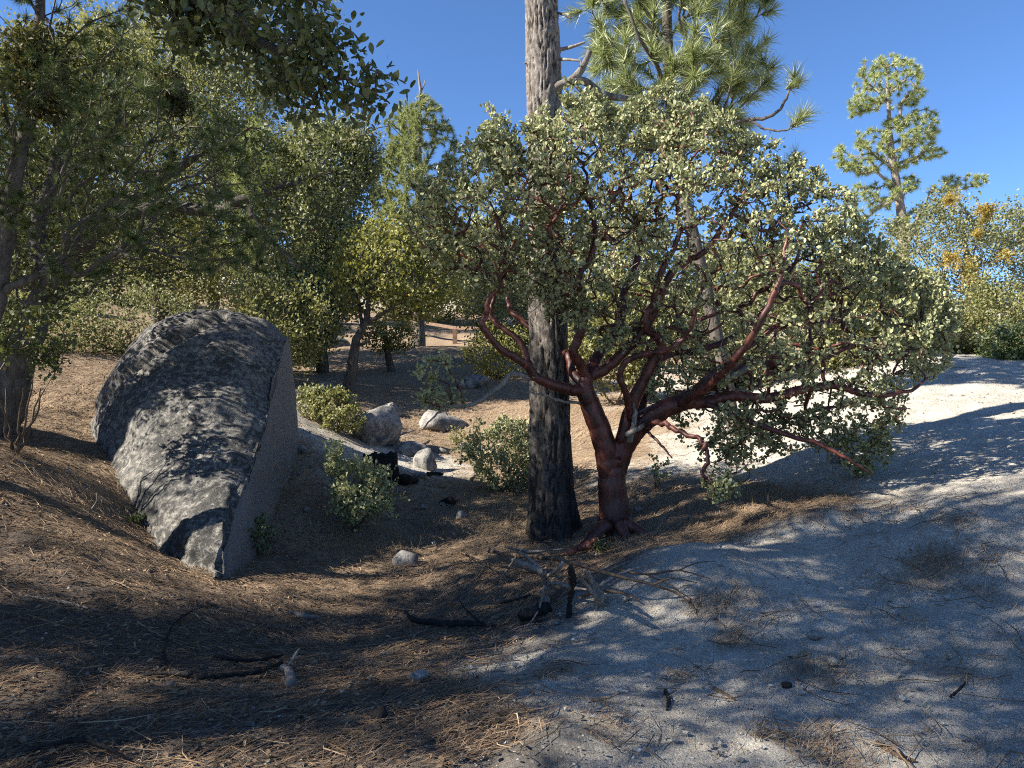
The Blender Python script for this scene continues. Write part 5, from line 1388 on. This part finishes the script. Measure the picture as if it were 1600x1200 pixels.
def build_litter():
    g = np.random.default_rng(99)
    x, y = ground_points(260000, 2.2, 17, g)
    l = litter(x, y)
    so = soot_shade(x, y)
    keep = g.uniform(0, 1, len(x)) < np.clip((l - .1) * 1.15, .035, 1) * (1 - .45 * so)
    so = so[keep]
    x, y = x[keep], y[keep]
    n = len(x)
    ang = .55 + 1.3 * fbm(xyz(x, y) * .55, 2, 55) + g.normal(0, .55, n)
    tilt = np.abs(g.normal(0, .10, n))
    L = g.uniform(.07, .17, n)
    dx, dy = np.cos(ang), np.sin(ang)
    e = .15
    gx = (H(x + e, y) - H(x - e, y)) / (2 * e); gy = (H(x, y + e) - H(x, y - e)) / (2 * e)
    D = np.stack([dx, dy, gx * dx + gy * dy + tilt], -1)
    C = np.stack([x, y, H(x, y) + g.uniform(.004, .022, n)], -1)
    W = np.clip(.0013 + .00028 * y, .0017, .005)
    S = np.stack([-dy, dx, np.zeros(n)], -1) * (W * .5)[:, None]
    E = C + D * L[:, None]
    mid = (C + E) / 2 + np.stack([-dy, dx, np.full(n, .3)], -1) * (g.normal(0, .06, n) * L)[:, None]
    V = np.stack([C - S, C + S, mid + S, mid - S, E], 1).reshape(-1, 3)
    b_ = np.arange(n)[:, None] * 5
    t = np.clip(g.beta(2, 2.0, n) * (1 - .25 * so) + .15 * fbm(xyz(x, y) * 1.5, 2, 66), 0, 1)
    MB().add(V, b_ + np.array([[0, 1, 2, 3]]), b_ + np.array([[3, 2, 4]]), np.repeat(t, 5)).build('needle_litter', M['needle_litter'], kind='stuff', smooth_shade=False)
    # dry oak leaves
    x, y = ground_points(26000, 2.2, 14, g)
    keep = (litter(x, y) > .3) & (g.uniform(0, 1, len(x)) < np.clip(.8 - (x + 1) * .25, .1, 1))
    x, y = x[keep], y[keep]; n = len(x)
    mb = MB()
    add_leaves(mb, np.stack([x, y, H(x, y) + .012], -1), np.stack([g.normal(size=n), g.normal(size=n), g.normal(0, .25, n)], -1), np.stack([g.normal(0, .4, n), g.normal(0, .4, n), np.ones(n)], -1), g.uniform(.02, .045, n), g.uniform(.012, .024, n), g.uniform(0, 1, n), True, .3)
    mb.build('leaf_litter', M['leaf_litter'], kind='stuff', smooth_shade=False)
    # gravel
    x, y = ground_points(17000, 2.2, 15, g, 2.0)
    l = litter(x, y)
    keep = g.uniform(0, 1, len(x)) < np.clip(1.0 - l, .12, 1)
    x, y = x[keep], y[keep]; n = len(x)
    s = np.clip(.0035 * g.pareto(2.8, n) + .0035, 0, .017) * (1 + y * .03)
    oc = np.array([[1, 0, 0], [-1, 0, 0], [0, 1, 0], [0, -1, 0], [0, 0, 1], [0, 0, -1], [.6, .6, .55], [-.6, .6, .5], [-.6, -.6, .55], [.6, -.6, .5]], float)
    tr = np.array([(0, 6, 4), (6, 2, 4), (2, 7, 4), (7, 1, 4), (1, 8, 4), (8, 3, 4), (3, 9, 4), (9, 0, 4), (0, 2, 6), (2, 1, 7), (1, 3, 8), (3, 0, 9), (2, 0, 5), (1, 2, 5), (3, 1, 5), (0, 3, 5)])
    V = oc[None] * (s[:, None, None]) * g.uniform(.65, 1.3, (n, 10, 1)) * np.array([1, 1, .75])
    a = g.uniform(0, 6.28, n); ca, sa = np.cos(a)[:, None], np.sin(a)[:, None]
    V = np.stack([V[..., 0] * ca - V[..., 1] * sa, V[..., 0] * sa + V[..., 1] * ca, V[..., 2]], -1) * np.stack([g.uniform(.8, 1.4, n), np.ones(n), np.ones(n)], -1)[:, None]
    V = V + np.stack([x, y, H(x, y) + s * .25], -1)[:, None]
    T = (np.arange(n)[:, None, None] * 10 + tr[None]).reshape(-1, 3)
    MB().add(V.reshape(-1, 3), None, T, np.repeat(np.clip(g.beta(2.5, 1.8, n), 0, 1), 10)).build('gravel', M['gravel'], kind='stuff', smooth_shade=False)
    # twigs
    x, y = ground_points(4600, 2.3, 15, g)
    keep = litter(x, y) > .1
    x, y = x[keep], y[keep]
    mb = MB()
    for xx, yy in zip(x, y):
        a = g.uniform(0, 6.28); Lq = g.uniform(.06, .32); r = g.uniform(.0015, .004)
        q = np.array([[xx, yy], [xx + math.cos(a) * Lq * .5 + g.normal(0, .015), yy + math.sin(a) * Lq * .5], [xx + math.cos(a + .2) * Lq, yy + math.sin(a + .2) * Lq]])
        z = H(q[:, 0], q[:, 1]) + .012 + np.abs(g.normal(0, .012, 3))
        tube(mb, np.column_stack([q, z]), [r, r, r * .5], 3, g.uniform(0, 1), False)
    mb.build('fallen_twigs', M['leaf_litter'], kind='stuff')
    # dry grass left of the pine foot and on the banks
    n = 2600
    cs = np.array([G(*c)[:2] for c in ((745, 812), (790, 815), (810, 790), (735, 790), (600, 850), (640, 840), (480, 835), (830, 805), (770, 835), (1180, 770), (720, 760))])
    k = g.integers(0, len(cs), n)
    x = cs[k, 0] + g.normal(0, .22, n); y = cs[k, 1] + g.normal(0, .28, n)
    B_ = np.stack([x, y, H(x, y)], -1)
    D = nrm(np.stack([g.normal(0, .5, n), g.normal(0, .5, n), np.ones(n)], -1))
    L = g.uniform(.05, .17, n)[:, None]
    S = nrm(np.cross(D, g.normal(size=(n, 3)))) * .0017
    V = np.stack([B_ - S, B_ + S, B_ + D * L], 1).reshape(-1, 3)
    MB().add(V, None, np.arange(len(V)).reshape(-1, 3), np.repeat(g.uniform(0, 1, n), 3)).build('dry_grass', M['dry_grass'], kind='stuff', smooth_shade=False)
build_litter()
